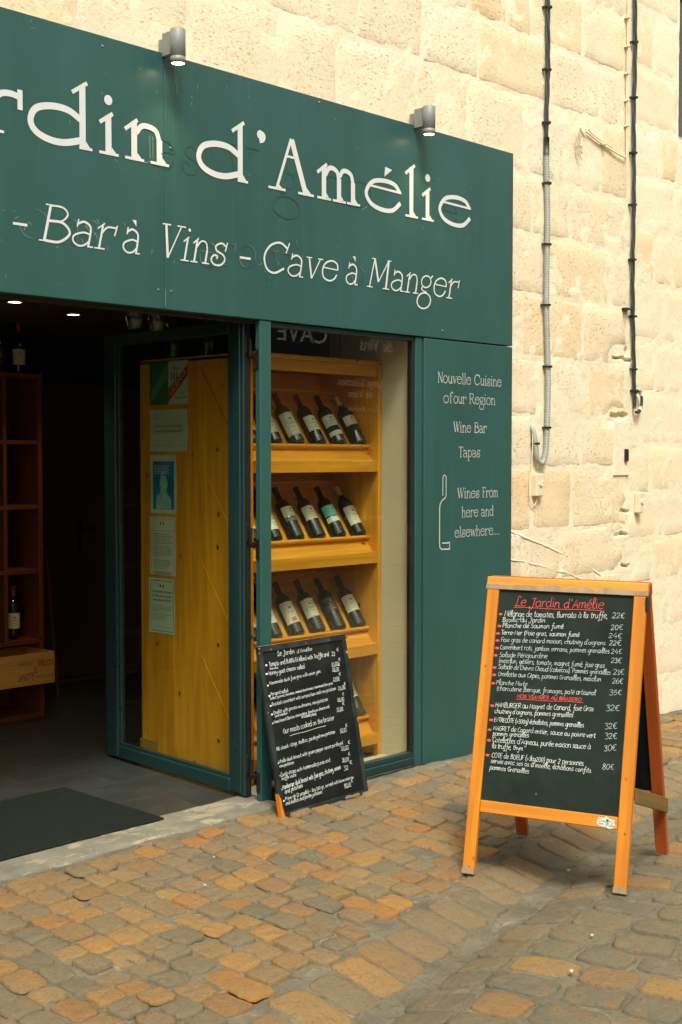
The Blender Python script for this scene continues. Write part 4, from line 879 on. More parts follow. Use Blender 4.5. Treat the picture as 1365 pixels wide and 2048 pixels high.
for i, (x, y) in enumerate(((.22, .48), (.25, .72), (.2, .92), (.45, .6))):
    bottle((x, y, 2.009), Matrix.Rotation(-2, 4, 'Z'), None, 'unlabelled dark bottle in shadow on top of the window rack, '+('closest to the glass', 'middle of left side', 'deepest into the shop', 'behind the fascia edge')[i], 'foil_black', 'bottle_g', group='dark bottles on top of the rack')

# notices taped to the side of the rack (facing the door)
def sheetT(y, z): return frame((X0-.001, y, z), (0, -1, 0), (0, 0, 1))
def notice(name, label, y0, y1, z0, z1, mat, curl=.004):
    """y0 is the edge away from the street"""
    t_ = thing(name, label, 'notice', (X0-.002, (y0+y1)/2, z0), 'notices on the side of the rack'); n = 8; mb = MB(); vs = []
    for j in range(n+1):
        for i in range(n+1):
            u, v = i/n, j/n; c_ = curl*(abs(2*u-1)**3)*abs(2*v-1)
            vs += [V((X0-.0015-c_, y0+(y1-y0)*u, z0+(z1-z0)*v))]
    mb.add(vs, [(j*(n+1)+i, (j+1)*(n+1)+i, (j+1)*(n+1)+i+1, j*(n+1)+i+1) for j in range(n) for i in range(n)]); mb.build('sheet', mat, t_, True)
    return t_, frame((X0-.0022-curl*.3, y0, z0), (0, -1, 0), (0, 0, 1)), y0-y1, z1-z0
t_, T, w, h = notice('licence_plate', 'green half of the licence sign at the top of the side panel', 1.010, .864, 1.782, 1.996, M['pgreen'], 0)
mb = MB(); poly(mb, [(.005, .005), (.02, .07), (w-.005, h-.01), (w-.005, h*.62)], T, .0006); mb.build('stripe', M['pgreen2'], t_); mb = MB(); fonttext(mb, 'R', T, .02, .13, .06, z=.0008); mb.build('lettering', M['pgreen2'], t_)
t_, T, w, h = notice('licence_plate', 'white half of the licence sign crossed by a red stripe', .862, .712, 1.782, 1.994, M['paper'], 0)
mb = MB(); poly(mb, [(.0, .01), (0, .075), (w, h-.02), (w, h-.075)], T, .0006); mb.build('stripe', M['ink_red'], t_)
mb = MB(); fonttext(mb, '4562-III', T, .035, h-.045, .026, width=.06); fonttext(mb, 'III', T, .02, h-.095, .055, width=.045); fonttext(mb, 'loi du', T, .085, .05, .016); fonttext(mb, '24 septembre 1941', T, .045, .028, .016, width=.095); mb.build('lettering', M['ink'], t_)
mb = MB(); T2 = T @ Matrix.Translation((.025, .04, 0)) @ Matrix.Rotation(.78, 4, 'Z'); fonttext(mb, 'LICENCE', T2, .0, .0, .042, width=.16, z=.001); mb.build('lettering', M['paper'], t_)
t_, T, w, h = notice('camera_notice', 'pale square notice warning of video surveillance', 1.004, .713, 1.552, 1.758, M['paper'], .006)
mb = MB(); fonttext(mb, 'ATTENTION ETABLISSEMENT', T, .03, .118, .017, width=.225); fonttext(mb, 'SOUS VIDEO SURVEILLANCE', T, .035, .094, .017, width=.215); fonttext(mb, 'Informations : 05 12 41 56 78  -  article L 252', T, .02, .026, .006, width=.25)
ribbon(mb, catmull(P2('.03,.150 .04,.182 .055,.175 .07,.163 .055,.155 .04,.165 .07,.163'), 5), .0016, T, .0008); mb.build('lettering', M['ink'], t_)
t_, T, w, h = notice('blue_poster', 'white bordered poster with a pale bust on a blue ground', 1.005, .801, 1.245, 1.534, M['paper'])
mb = MB(); poly(mb, [(.02, .022), (w-.018, .022), (w-.018, h-.03), (.02, h-.03)], T, .0005); mb.build('picture', M['pteal'], t_)
mb = MB(); poly(mb, [(.045, .024), (.165, .024), (.16, .075), (.135, .095), (.125, .118), (.136, .135), (.134, .165), (.12, .185), (.105, .192), (.118, .205), (.1, .212), (.085, .2), (.078, .175), (.074, .15), (.082, .125), (.075, .1), (.05, .085)], T, .0008); mb.build('bust', M['pteal2'], t_)
mb = MB()
for k in range(5): poly(mb, [(.03, h-.052-k*.009), (.15-.012*(k % 2), h-.052-k*.009), (.15-.012*(k % 2), h-.055-k*.009), (.03, h-.055-k*.009)], T, .0009)
for k in range(5): fonttext(mb, 'vos droits et devoirs', T, .045, .062-k*.009, .009, z=.0011, width=.09)
mb.build('lettering', M['paper'], t_); mb = MB(); fonttext(mb, 'Protection des mineurs', T, .03, h-.046, .012, width=.13, z=.001); mb.build('lettering', M['ink_red'], t_)
def frameline(T, w, h, m, mat, par, wd=.0016):
    mb = MB()
    for a, b in (((m, m), (w-m, m)), ((w-m, m), (w-m, h-m)), ((w-m, h-m), (m, h-m)), ((m, h-m), (m, m))): ribbon(mb, [V(a), V(b)], wd, T, .0006)
    mb.build('border', mat, par)
def flag(T, x, y, par):
    for k, mt in ((0, 'ink_blue'), (2, 'ink_red')): mb = MB(); poly(mb, [(x+k*.011, y), (x+k*.011+.010, y), (x+k*.011+.010, y+.014), (x+k*.011, y+.014)], T, .0008); mb.build('emblem', M[mt], par)
t_, T, w, h = notice('rules_notice', 'notice with red border, small flag and paragraphs of print', 1.012, .808, .940, 1.229, M['paper']); frameline(T, w, h, .010, M['ink_red'], t_); flag(T, .08, h-.04, t_)
mb = MB(); y = h-.062
for k, (s_, sz) in enumerate([('REPUBLIQUE FRANCAISE LIBERTE EGALITE', .006)]+[('LES MINEURS DE MOINS DE DIX HUIT ANS', .0085)]*2+[('la vente des boissons alcooliques est interdite', .006)]*4+[('LES MINEURS NE PEUVENT ETRE RECUS', .0085)]*5+[('accompagnes de leur pere ou tuteur', .006)]+[('LES INFRACTIONS SONT PUNIES DE PEINES', .0085)]*4+[('code de la sante publique', .006)]+[('LES AUTEURS SERONT POURSUIVIS', .0085)]*2):
    y -= .0105 if sz > .007 else .0085
    if k in (1, 7, 13, 18): y -= .007
    fonttext(mb, s_, T, .026, y, sz, width=random.uniform(.12, .155))
mb.build('lettering', M['ink'], t_)
t_, T, w, h = notice('tobacco_notice', 'lowest notice, with dark border, forbidding tobacco sales to minors', 1.021, .819, .649, .923, M['paper']); frameline(T, w, h, .012, M['ink_blue'], t_, .0025)
mb = MB(); fonttext(mb, 'Interdiction de vente', T, .026, h-.072, .020, width=.15); fonttext(mb, 'de tabac aux mineurs', T, .022, h-.093, .020, width=.155); fonttext(mb, 'de moins de 18 ans', T, .032, h-.114, .020, width=.14)
for k in range(9): fonttext(mb, 'La vente de produits du tabac est interdite aux mineurs', T, .026 if k < 8 else .04, h-.14-k*.009-(k//4)*.006-(k//8)*.02, .0065, width=(.15, .15, .148, .06, .15, .12, .1, .09, .13)[k])
mb.build('lettering', M['ink'], t_); flag(T, .085, h-.045, t_)
# ------------------------------------------------------------ wall lamps
for i, xl in enumerate((-.585, .965)):
    lp = thing('wall_lamp', 'lit grey cylinder spotlight on the fascia top, '+('left one above the letters of Jardin' if i == 0 else 'right one above the letters of Amélie'), 'wall lamp', (xl, -.088, 3.09), 'spotlights above the sign')
    T = Matrix.Translation((xl, -.088, 3.080)); mb = MB(); mb.lathe([(.0, .134), (.0285, .134), (.0305, .132), (.0305, .0285), (.029, .0275), (.029, .0255), (.0305, .0245), (.0305, .0), (.0265, .0), (.0265, .012)], 32, T); mb.build('lamp_body', M['lampgrey'], lp, True)
    mb = MB(); mb.box((xl-.013, -.060, 3.122), (xl+.013, -.003, 3.214), bev=.002); mb.box((xl+.004, -.0025, 3.142), (xl+.012, .04, 3.2)); mb.build('bracket', M['lampgrey'], lp)
    MB().lathe([(0, .003), (.026, .003)], 24, T).build('lens', M['lamp_on'], lp)
    l_ = bpy.data.lights.new('lamp_beam', 'SPOT'); l_.energy = 4.5; l_.color = (1, .74, .40); l_.spot_size = radians(105); l_.spot_blend = .8; l_.shadow_soft_size = .02
    lo = bpy.data.objects.new('bulb', l_); COL.objects.link(lo); lo.parent = lp; lo.location = V((xl, -.088, 3.078))-V(lp.location); lo.rotation_euler = (radians(-14), 0, 0)

# ------------------------------------------------------------ cables, conduit and boxes on the wall
def smooth_path(pts, k=8): return catmull([V(p) for p in pts], k)
def resample(pts, d):
    out = [pts[0]]; acc = 0
    for a, b in zip(pts, pts[1:]):
        L_ = (b-a).length; t = d-acc
        while t <= L_ and L_ > 0: out.append(a+(b-a)*t/L_); t += d
        acc = L_-(t-d)
    return out
def bundle(mb, pts, n, r, tw):
    pts = resample(smooth_path(pts), .02)
    for k in range(n): mb.tube([p+V((cos(i*tw*.02+2*pi*k/n)*r*1.1+.002*sin(i*.13+k), -abs(.3*r)+sin(i*tw*.02+2*pi*k/n)*r*1.0, 0)) for i, p in enumerate(pts)], r, 6)
def clips(par, xs, mat='black', w=.018, r=.0165):
    for x, z in xs:
        mb = MB(); mb.lathe([(r, -.006), (r+.003, -.004), (r+.003, .004), (r, .006)], 12, Matrix.Translation((x, .022, z)), pi*.95, 2.05*pi); mb.box((x-w-.006, .026, z-.006), (x-w+.008, .06, z+.006)); mb.box((x+w-.008, .026, z-.006), (x+w+.006, .06, z+.006)); mb.build('clip', M[mat], par)
cb = thing('left_cable_run', 'black cables entering a grey corrugated conduit that hooks into the wall beside the sign', 'cable', (2.12, .03, 1.5))
mb = MB(); bundle(mb, [(2.125, .03, 6.0), (2.121, .03, 4.6), (2.119, .03, 3.9), (2.124, .028, 3.66), (2.114, .03, 3.4), (2.116, .03, 3.22)], 3, .0068, 14); mb.build('cable', M['cable'], cb, True)
MB().tube([(2.116, .028, 3.29), (2.116, .028, 3.19)], .0155, 14).build('sleeve', M['cable'], cb, True)
pth = resample(smooth_path([(2.116, .028, 3.2), (2.122, .028, 3.05), (2.130, .028, 2.868), (2.127, .028, 2.6), (2.126, .028, 2.37), (2.134, .028, 2.2), (2.145, .028, 2.01), (2.146, .028, 1.85), (2.139, .028, 1.677), (2.125, .026, 1.56), (2.098, .022, 1.505), (2.066, .02, 1.492), (2.035, .022, 1.525), (2.025, .026, 1.60), (2.015, .034, 1.665), (2.003, .06, 1.70)]), .0045)
mb = MB(); mb.tube(pth, [.0158 if i % 2 else .0138 for i in range(len(pth))], 12); mb.build('conduit', M['conduit'], cb)
clips(cb, [(2.121, 4.0), (2.119, 3.66), (2.116, 3.37), (2.126, 3.04), (2.129, 2.705), (2.126, 2.37), (2.145, 2.03), (2.14, 1.69), (2.03, 1.60)])
cb2 = thing('right_cable_run', 'black twisted cables clipped down the wall, ending in a small loop', 'cable', (3.03, .03, 1.8))
mb = MB(); bundle(mb, [(3.03, .03, 6), (3.027, .03, 4.4), (3.034, .03, 4.0), (3.028, .03, 3.6), (3.034, .03, 3.38), (3.036, .03, 3.0), (3.03, .03, 2.7), (3.040, .03, 2.358), (3.055, .03, 2.06), (3.062, .03, 1.9), (3.07, .03, 1.81)], 3, .0064, 11); mb.tube(smooth_path([(3.06, .025, 1.9), (3.085, .02, 1.93), (3.125, .02, 1.91), (3.135, .02, 1.86), (3.11, .02, 1.805), (3.075, .025, 1.80)]), .009, 8); mb.build('cable', M['cable'], cb2, True)
mb = MB(); mb.tube([(3.10, .018, 1.935), (3.125, .016, 1.905)], .013, 8); mb.tube([(3.122, .018, 1.83), (3.105, .018, 1.812)], .0125, 8); mb.build('white_tape', M['white'], cb2, True)
mb = MB(); mb.box((2.945, .02, 2.415), (3.01, .05, 2.425)); mb.box((2.945, .015, 2.40), (2.955, .05, 2.425)); mb.build('hook', M['black'], cb2)
clips(cb2, [(3.03, z) for z in (4.02, 3.69, 3.36, 3.05, 2.72)]+[(3.045, 2.38), (3.055, 2.06), (3.062, 1.93)], w=.015, r=.0145)
cb3 = thing('thin_white_cable', 'thin cream cable running down and turning left to loose wires on the wall', 'cable', (2.9, .03, 3.3))
mb = MB(); mb.tube(smooth_path([(2.968, .036, 6), (2.962, .036, 4.2), (2.955, .036, 3.6), (2.960, .036, 3.40), (2.955, .034, 3.335), (2.935, .034, 3.32), (2.80, .034, 3.335), (2.62, .034, 3.37), (2.52, .034, 3.395), (2.475, .028, 3.37), (2.45, .025, 3.30), (2.43, .03, 3.33)]), .0048, 7); mb.tube(smooth_path([(2.80, .034, 3.352), (2.62, .034, 3.385), (2.53, .03, 3.41)]), .004, 6); mb.build('cable', M['cream'], cb3, True)
mb = MB(); mb.tube(smooth_path([(2.44, .02, 3.42), (2.40, .015, 3.36), (2.42, .02, 3.29), (2.46, .022, 3.26)]), .004, 6); mb.tube(smooth_path([(2.47, .02, 3.44), (2.43, .018, 3.40), (2.48, .018, 3.36)]), .006, 6); mb.tube(smooth_path([(2.41, .02, 3.34), (2.43, .02, 3.26), (2.455, .02, 3.22)]), .003, 6); mb.build('loose_wires', M['cream'], cb3, True)
clips(cb3, [(2.957, z) for z in (4.15, 3.98, 3.82, 3.66, 3.51)]+[(2.7, 3.355)], 'cream', .008, .006)
def switchbox(name, label, x, z, w, h, knob=True):
    b_ = thing(name, label, 'switch box', (x, .04, z), 'cream boxes on the wall'); bo_ = MB().box((x-w/2, .012, z-h/2), (x+w/2, .052, z+h/2), bev=.005).build('box', M['cream'], b_)
    if knob: mb = MB(); mb.lathe([(.014, 0), (.014, .006), (.011, .008), (.008, .006), (0, .006)], 16, frame((x+.003, .012, z+.006), (1, 0, 0), (0, 0, 1))); mb.build('knob', M['cream'], bo_, True)
switchbox('doorbell_box', 'cream box with a round button under the end of the grey conduit', 2.055, 1.37, .072, .125)
switchbox('doorbell_box', 'narrow cream box near the right edge of the wall, right of the letter slot', 3.135, 1.245, .05, .125)
mb = MB(); mb.tube(smooth_path([(2.005, .03, 1.66), (2.003, .03, 1.56), (2.00, .036, 1.45), (1.985, .036, 1.36), (1.995, .036, 1.28), (2.03, .034, 1.255), (2.058, .03, 1.305)]), .0033, 6); tag(mb.build('bell_wire', M['cream'], smooth=True, at=(2, .03, 1.3)), 'thin cream wire looping under the cream button box', 'wire')
ic = thing('slot_plate', 'cream plate with a small black slot set in the wall', 'wall plate', (2.97, .04, 1.5)); MB().box((2.86, .041, 1.415), (3.035, .055, 1.74), bev=.002).build('plate', M['mortar'], ic); MB().box((2.972, .026, 1.50), (3.005, .0405, 1.575), bev=.003).build('slot', M['black'], ic)

# ------------------------------------------------------------ A-frame menu board
na = V((.957, .290, 0)).normalized(); xa = V((.290, -.957, 0)).normalized(); B0 = V((.021, -1.4255, -.067))
FA = frame(B0, xa, na*.282+V((0, 0, 1.12))); FA2 = FA
H = 1.155
ab = thing('menu_a_board', 'orange wooden A-frame chalkboard with a French menu standing on the cobbles', 'sandwich board', tuple(B0))
def ground_ext(T, u, n=0):   # how far a leg must reach below v=0 to stand on the street
    p = T @ V((u, 0, n)); return p.z-(gz(p.x, p.y)+.012)
for sx in (-1, 1):
    u0, u1 = sx*.314, sx*.266; e = ground_ext(FA, sx*.29)/.97; v0 = -e
    MB().box((u0, v0, -.012), (u1, H-.050, .012), FA, .003).build('leg', M['orange'], ab)
    mb = MB(); n_ = 9; a_, b_ = sorted((u0, u1)); base = FA @ V((a_, v0, .0125)); pts = [(a_-.0006, v0)]+[(a_+(b_-a_)*k/n_, v0+.012+random.random()*.022) for k in range(n_+1)]+[(b_+.0006, v0)]
    mb.prism(pts, .0, .0128, lambda u, v, w: FA @ V((u, v, w))); mb.build('bare_foot', M['grey_wood'], ab)
MB().box((-.318, H-.050, -.012), (.318, H-.002, .013), FA, .003).build('top_rail', M['orange_worn'], ab)
mb = MB(); pts = [(-.3185, H-.051), (.3185, H-.051)]+[(.3185-.637*k/16, H-.032+.012*fbm((k*.7, 1, 2), 3)) for k in range(17)]; mb.prism(pts, 0, .0137, lambda u, v, w: FA @ V((u, v, w))); mb.build('bare_edge', M['grey_wood'], ab)
MB().box((-.265, .246, -.011), (.265, .292, .011), FA, .003).build('bottom_rail', M['orange'], ab)
MB().box((-.266, .29, -.004), (.266, H-.052, .004), FA).build('chalkboard', M['slate'], ab)
# rear frame
apex = FA @ V((0, H, 0)); bb = V((.579, -1.28, -.07)); bdir = V((bb.x, bb.y, 0)); ub = apex+na*.030-bb
FB = frame(bb, xa, ub); HB = ub.length
for sx in (-1, 1):
    e = ground_ext(FB, sx*.29)/.97; MB().box((sx*.314, -e, -.013), (sx*.266, HB-.050, .013), FB, .003).build('leg', M['red_wood'], ab)
MB().box((-.318, HB-.050, -.013), (.318, HB-.002, .012), FB, .003).build('top_rail', M['red_wood'], ab)
MB().box((-.265, .246, -.011), (.265, .292, .011), FB, .003).build('bottom_rail', M['red_wood'], ab)
MB().box((-.266, .29, -.004), (.266, HB-.052, .004), FB).build('chalkboard', M['black_board'], ab)
for sx in (-1, 1):   # spreader between the two frames
    p = FA @ V((sx*.290, .375, -.012)); q = FB @ V((sx*.290, .245, .013)); d_ = q-p; o_ = .0245 if sx > 0 else -.033
    MB().box((.004, 0, o_), (d_.length+.035, .058, o_+.0085), frame(p+V((0, 0, -.03)), d_, V((0, 0, 1))), .002).build('spreader', M['brace'], ab)
    if sx < 0: continue
    mb = MB(); a_ = FA @ V((sx*.317, H-.075, -.010)); mb.box((-.004, -.03, -.02), (.003, .025, .03), frame(a_, xa, (0, 0, 1)), .001); mb.build('hinge', M['black'], ab)
mb = MB()
for (u, v) in ((-.292, .80), (.285, .43), (.295, .235), (-.285, .04), (-.20, 1.125)): disc(mb, (u, v), .004, FA, .0125, 10, .006)
mb.build('screw_mark', M['red_wood'], ab)
TXA = [("Le Jardin d'Amélie", -.196, 1.042, .154, 1.048, 2.1, 'r'), ('Mélange de tomates, Burrata à la truffe,', -.235, .999, .173, 1.014, 1.25), ('22€', .189, 1.015, .24, 1.019, 1.3), ('Basilic du Jardin', -.242, .977, -.068, .985), ('Planche de Saumon fumé', -.24, .955, .005, .965), ('20€', .187, .971, .237, .976, 1.3), ('Terre-Mer (Foie gras, saumon fumé', -.244, .927, .07, .938), ('24€', .181, .94, .235, .943, 1.2), ("Foie gras de canard maison, chutney d'oignons", -.241, .899, .172, .913), ('22€', .185, .913, .233, .916, 1.2), ('Camembert roti, jambon serrano, pommes grenailles', -.242, .87, .189, .883), ('24€', .195, .882, .239, .885, 1.2), ('Salade Périgourdine', -.242, .84, -.049, .848), ('23€', .197, .848, .239, .851, 1.2), ('(mesclun, gésiers, tomate, magret fumé, foie gras', -.242, .818, .175, .828), ('Salade de Chèvre Chaud (cabecou), Pommes grenailles', -.242, .794, .2, .804), ('21€', .209, .805, .252, .81, 1.2), ('Omelette aux Cèpes, pommes Grenailles, mesclun', -.24, .766, .165, .776), ('26€', .207, .771, .251, .776, 1.2), ('Planche Mixte', -.245, .733, -.119, .736), ('(charcuterie Iberique, fromages, paté artisanal', -.24, .71, .149, .724), ('35€', .199, .728, .25, .734, 1.2), ('NOS VIANDES AU BRASERO', -.156, .689, .096, .697, 1, 'r'), ('HAMBURGER au Magret de Canard, foie Gras', -.24, .646, .146, .664, 1.1), ('32€', .191, .669, .246, .676, 1.3), ("chutney d'oignons, pommes grenailles", -.241, .623, .07, .635), ('ENTRECÔTE (>300g) échalotes, pommes grenailles', -.24, .59, .113, .601), ('32€', .192, .602, .241, .61, 1.3), ('MAGRET de Canard entier, sauce au poivre vert', -.24, .558, .16, .567), ('32€', .195, .566, .244, .574, 1.3), ('pommes grenailles', -.24, .537, -.095, .544), ("Cotelettes d'Agneau, purée maison sauce à", -.239, .513, .145, .524, 1.1), ('30€', .195, .523, .244, .53, 1.3), ('la truffe, thym', -.239, .49, -.115, .493), ('COTE de BOEUF (>1kg200) pour 2 personnes', -.237, .455, .124, .461, 1.1), ('80€', .194, .455, .241, .461, 1.3), ('servie avec ses os à moëlle, échalions confits', -.239, .434, .154, .439), ('pommes Grenailles', -.241, .409, -.083, .41), ('_', -.201, 1.036, .158, 1.042, 1, 'r'), ('_', -.159, .683, .103, .693, 1, 'r')]
rnd0 = random.getstate()
for r_ in TXA:
    t, u0, v0, u1, v1 = r_[:5]; sz = r_[5] if len(r_) > 5 else 1; red = len(r_) > 6; mb = MB()
    handtext(mb, t, FA, u0, v0, u1, v1, (.0118 if sz < 2 else .0112)*sz*.93*(.75 if sz == 1 and red else 1), .0012 if not red else .0018, z=.0046, k=4 if sz > 1.5 else 3)
    mb.build('chalk_writing', M['chalk_red'] if red else M['chalk' if (sz != 1 or v0 > .9 or v0 < .7) and '€' not in t else 'chalk_blue'], ab)
for u, v in ((-.251, 1.001), (-.252, .953), (-.255, .924), (-.255, .896), (-.254, .867), (-.256, .839), (-.257, .791), (-.256, .763), (-.256, .73), (-.252, .644), (-.252, .589), (-.254, .552), (-.254, .511), (-.254, .455)): mb = MB(); handtext(mb, '*', FA, u-.008, v, u+.009, v+.001, .0085, .0024, z=.0046); mb.build('asterisk', M['chalk_red'], ab)
mb = MB(); ribbon(mb, [V((-.05, .335)), V((-.05, .342))], .002, FA, .0046); mb.build('chalk_tick', M['orange'], ab)
# sticker
stk = MB(); poly(stk, [(.190, .270), (.196, .284), (.214, .282), (.222, .290), (.234, .283), (.256, .278), (.258, .262), (.250, .250), (.235, .247), (.220, .252), (.200, .254), (.190, .260)], FA, .0116); so_ = stk.build('sticker', M['white'], ab)
mb = MB(); fonttext(mb, 'Delbos', FA, .193, .266, .021, z=.0120, width=.064); mb.build('green_print', M['sgreen'], so_); mb = MB(); fonttext(mb, 'Pub', FA, .222, .254, .017, z=.0122, width=.030); disc(mb, (.229, .275), .0045, FA, .0124); mb.build('black_print', M['ink'], so_)
mb = MB(); disc(mb, (.200, .261), .0025, FA, .0123); disc(mb, (.212, .261), .0025, FA, .0123); mb.build('dots', M['ink_red'], so_); mb = MB(); disc(mb, (.206, .261), .0025, FA, .0125); mb.build('dots', M['ink_blue'], so_)

# ------------------------------------------------------------ small black menu board leaning on the window post
bO = V((.138, -.205, -.014)); bT = V((.158, -.035, .705)); bx = V((.55, .015, 0)).normalized(); FC = frame(bO, bx, bT-bO); HC = (bT-bO).length
sb = thing('leaning_menu_board', 'small black chalkboard with an English menu leaning on the window post', 'menu board', tuple(bO))
MB().box((-.262, .024, -.014), (.262, HC-.026, -.004), FC).build('chalkboard', M['black_board'], sb)
for a, b in (((-.282, .0, -.018), (-.258, HC, .0015)), ((.258, .0, -.018), (.282, HC, .0015)), ((-.258, .0, -.018), (.258, .026, .001)), ((-.258, HC-.028, -.018), (.258, HC, .001))): MB().box(a, b, FC, .002).build('frame_bar', M['black_frame'], sb)
mb = MB(); mb.prism([(-.2835, -.002), (-.245, -.002), (-.262, .012), (-.270, .05), (-.272, .085), (-.2835, .11)], -.0185, .0022, lambda u, v, w: FC @ V((u, v, w))); mb.build('chipped_corner', M['orange'], sb)
mb = MB(); rr = random.Random(9)
for k in range(26):
    e = rr.choice(('t', 't', 'l', 'r', 'b')); s_ = rr.uniform(.002, .007)
    u, v = {'t': (rr.uniform(-.28, .28), HC-rr.uniform(.0, .02)), 'l': (-.281+rr.uniform(0, .004), rr.uniform(.1, HC)), 'r': (.281-rr.uniform(0, .008), rr.uniform(0, HC)), 'b': (rr.uniform(-.1, .28), rr.uniform(0, .004))}[e]
    poly(mb, [(u+s_*rr.uniform(.5, 1.3)*cos(q*1.05), v+s_*.7*rr.uniform(.4, 1.2)*sin(q*1.05)) for q in range(6)], FC, .0018+k*.00002)
mb.build('paint_chips', M['orange_worn'], sb)
mb = MB(); mb.box((-.281, HC-.0005, -.0175), (.281, HC+.0012, .0008), FC); mb.build('worn_top_edge', M['grey_wood'], sb)
TXB = [('Le Jardin', -.167, .686, -.06, .687, 1.4), ("d'Amélie", -.046, .685, .055, .687, 1.1), ('Tomato and BURRATA blend with Truffle and', -.228, .647, .158, .65, 1.3), ('22', .175, .647, .201, .646, 1.5), ('€', .213, .666, .229, .666, 1), ('Basilic', -.225, .633, -.173, .633, .6), ('Honey goat cheese salad.', -.236, .610, -.005, .615, 1.2), ('21,00', .165, .605, .214, .605), ('€', .215, .622, .235, .622), ('Homemade duck foie gras with onion jam.', -.24, .569, .09, .582), ('22,00', .165, .581, .211, .58), ('€', .209, .598, .225, .599), ('Perigord salad', -.242, .522, -.133, .525), ('23,00', .161, .536, .204, .537), ('€', .203, .554, .221, .554), ('(salad, gizzard, tomatoes, smoked duck breast, homemade foie gras)', -.248, .506, .155, .522, .7), ('Roasted camembert with serrano ham and new potatoes', -.243, .478, .172, .494), ('24,00', .186, .493, .235, .495), ('€', .228, .508, .244, .508), ('Omelet with porcini mushrooms, new potatoes', -.241, .441, .108, .453), ('26,00', .169, .443, .214, .442), ('€', .207, .462, .223, .462), ('and mesclun', -.234, .428, -.157, .431, .75), ('Mixed board (Iberian charcuterie, farmhouse cheese and', -.245, .403, .111, .421, .85), ('35,00', .154, .399, .199, .4), ('€', .198, .419, .216, .42), ('artisanal pâté)', -.074, .401, .02, .401, .75), ('Our meats cooked on the brazier', -.198, .352, .133, .364, 1.5), ('_', -.163, .337, .071, .346, 1.5), ('Rib steack =300gr, shallots, parsleyed new potatoes', -.252, .287, .125, .305), ('32,00', .156, .303, .201, .304), ('€', .197, .321, .213, .321), ('Whole duck breast with green pepper sauce parsleyed', -.249, .233, .165, .248), ('32,00', .147, .225, .198, .225), ('€', .198, .243, .215, .244), ('new potatoes', -.248, .215, -.159, .217, .9), ('Lamb chops with homemade puree and', -.249, .176, .066, .187, 1.1), ('30,00', .142, .174, .189, .174), ('€', .188, .192, .205, .194), ('truffle sauce', -.248, .161, -.157, .163, .85), ('Hamburger duck breast with foie gras, chutney, onions', -.248, .122, .127, .144, 1.3), ('32', .146, .133, .178, .133, 1.5), ('€', .19, .153, .209, .154), ('and potatoes', -.238, .102, -.126, .111, 1.2), ('Prime rib (2 people) = 1kg 200 gr, served with bone marrow', -.242, .074, .201, .088), ('80,00', .131, .061, .177, .062), ('€', .179, .073, .198, .074), ('and shallots and parsley potatoes', -.244, .054, -.013, .062)]
for r_ in TXB:
    t, u0, v0, u1, v1 = r_[:5]; sz = r_[5] if len(r_) > 5 else 1; mb = MB(); handtext(mb, t, FC, u0, v0, u1, v1, .0092*sz, .0012*(1.25 if sz > 1.15 else 1), z=-.0034, slant=.05)
    if ',00' in t: handtext(mb, '_', FC, u0, v0-.005, u1, v1-.005, 1, .0016, z=-.0031)
    mb.build('chalk_writing', M['chalk'], sb)
for u, v in ((-.242, .65), (-.247, .613), (-.250, .563), (-.250, .518), (-.251, .475), (-.251, .438), (-.255, .400), (-.260, .282), (-.255, .230), (-.256, .177), (-.257, .118), (-.252, .070)): mb = MB(); handtext(mb, '*', FC, u-.007, v, u+.006, v, .0065, .0028, z=-.0034); mb.build('asterisk', M['chalk'], sb)

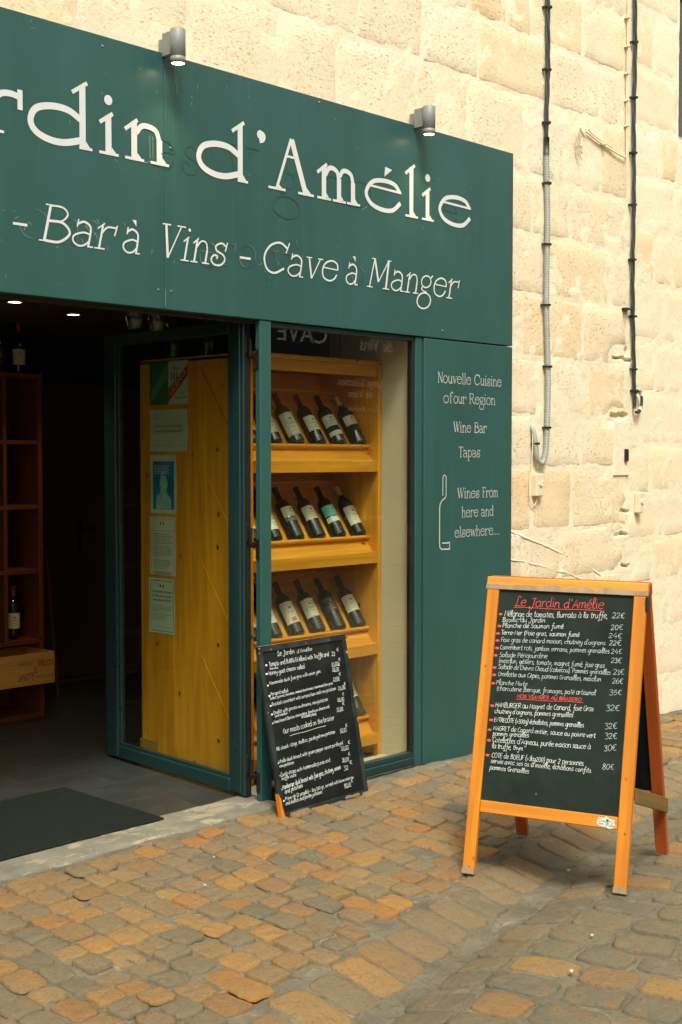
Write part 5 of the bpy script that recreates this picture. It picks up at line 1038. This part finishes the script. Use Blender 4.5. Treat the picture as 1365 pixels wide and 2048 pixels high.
# ------------------------------------------------------------ hanging glasses just inside the entrance
for i, (x, y) in enumerate(((-.42, .42), (-.30, .42))):
    g_ = thing('wine_glass', 'wine glass hanging upside down under the lintel, '+('left' if i == 0 else 'right')+' of a pair', 'wine glass', (x, y, 2.30), 'hanging wine glasses')
    MB().lathe([(.034, 0), (.034, -.003), (.006, -.008), (.0045, -.085), (.014, -.10), (.036, -.135), (.040, -.165), (.031, -.215), (.030, -.215), (.038, -.165), (.034, -.137), (.012, -.102)], 20, Matrix.Translation((x, y, 2.298))).build('bowl', M['glass'], g_, True)

# ------------------------------------------------------------ building across the street (seen in the window glass)
op = thing('opposite_building', 'limestone building across the street with a dark wine shopfront', 'building', (4, -7.6, 0))
MB().box((-9, -8.2, -.2), (22, -7.6, 6.4)).build('facade', M['oppstone'], op)
MB().box((5.6, -7.597, 0), (10.9, -7.53, 3.9), bev=.01).build('shopfront', M['oppbrown'], op)
MB().box((5.7, -7.528, 2.82), (8.35, -7.50, 3.62), bev=.005).build('sign_board', M['oppblack'], op); MB().box((8.37, -7.528, 2.82), (10.8, -7.50, 3.62), bev=.005).build('sign_board', M['oppbrown'], op)
OT = frame((0, -7.499, 0), (-1, 0, 0), (0, 0, 1))
for s_, xr, z, sz, w_ in (('CAVE', 8.12, 2.99, .32, .88), ('Marchand', 9.5, 3.18, .24, .86), ('de Vins', 9.40, 2.955, .24, .66), ):
    mb = MB(); fonttext(mb, s_, OT, -xr, z, sz, z=.004, width=w_); mb.build('lettering', M['oppcream'], op)
MB().box((8.0, -7.529, .5), (10.4, -7.51, 2.7)).build('shop_window', M['oppblack'], op)
for s_, xr, z, sz, w_ in (('Large Sélection', 9.18, 2.47, .16, .86), ('de Vins:', 9.0, 2.32, .15, .5), ('Saint Emilion', 9.1, 2.14, .10, .6), ('Saint Julien', 9.0, 1.65, .10, .5), ('Margaux', 9.0, 1.45, .10, .4), ('Livraison dans le Monde Entier', 9.2, .70, .10, 1.0)):
    mb = MB(); fonttext(mb, s_, OT, -xr, z, sz, z=.002, width=w_); mb.build('lettering', M['oppcream'], op)
for x in (-6.5, -3.5, -.5, 2.5, 12.5, 15.5):
    MB().box((x, -7.598, .1), (x+1.1, -7.57, 2.5), bev=.01).build('window', M['shutter'], op)
for x in (-6.5, -3.5, -.5, 2.5, 6, 9, 12.5, 15.5):
    MB().box((x, -7.598, 4.2), (x+1.1, -7.57, 5.9), bev=.01).build('window', M['shutter'], op)
sc.frame_set(1)
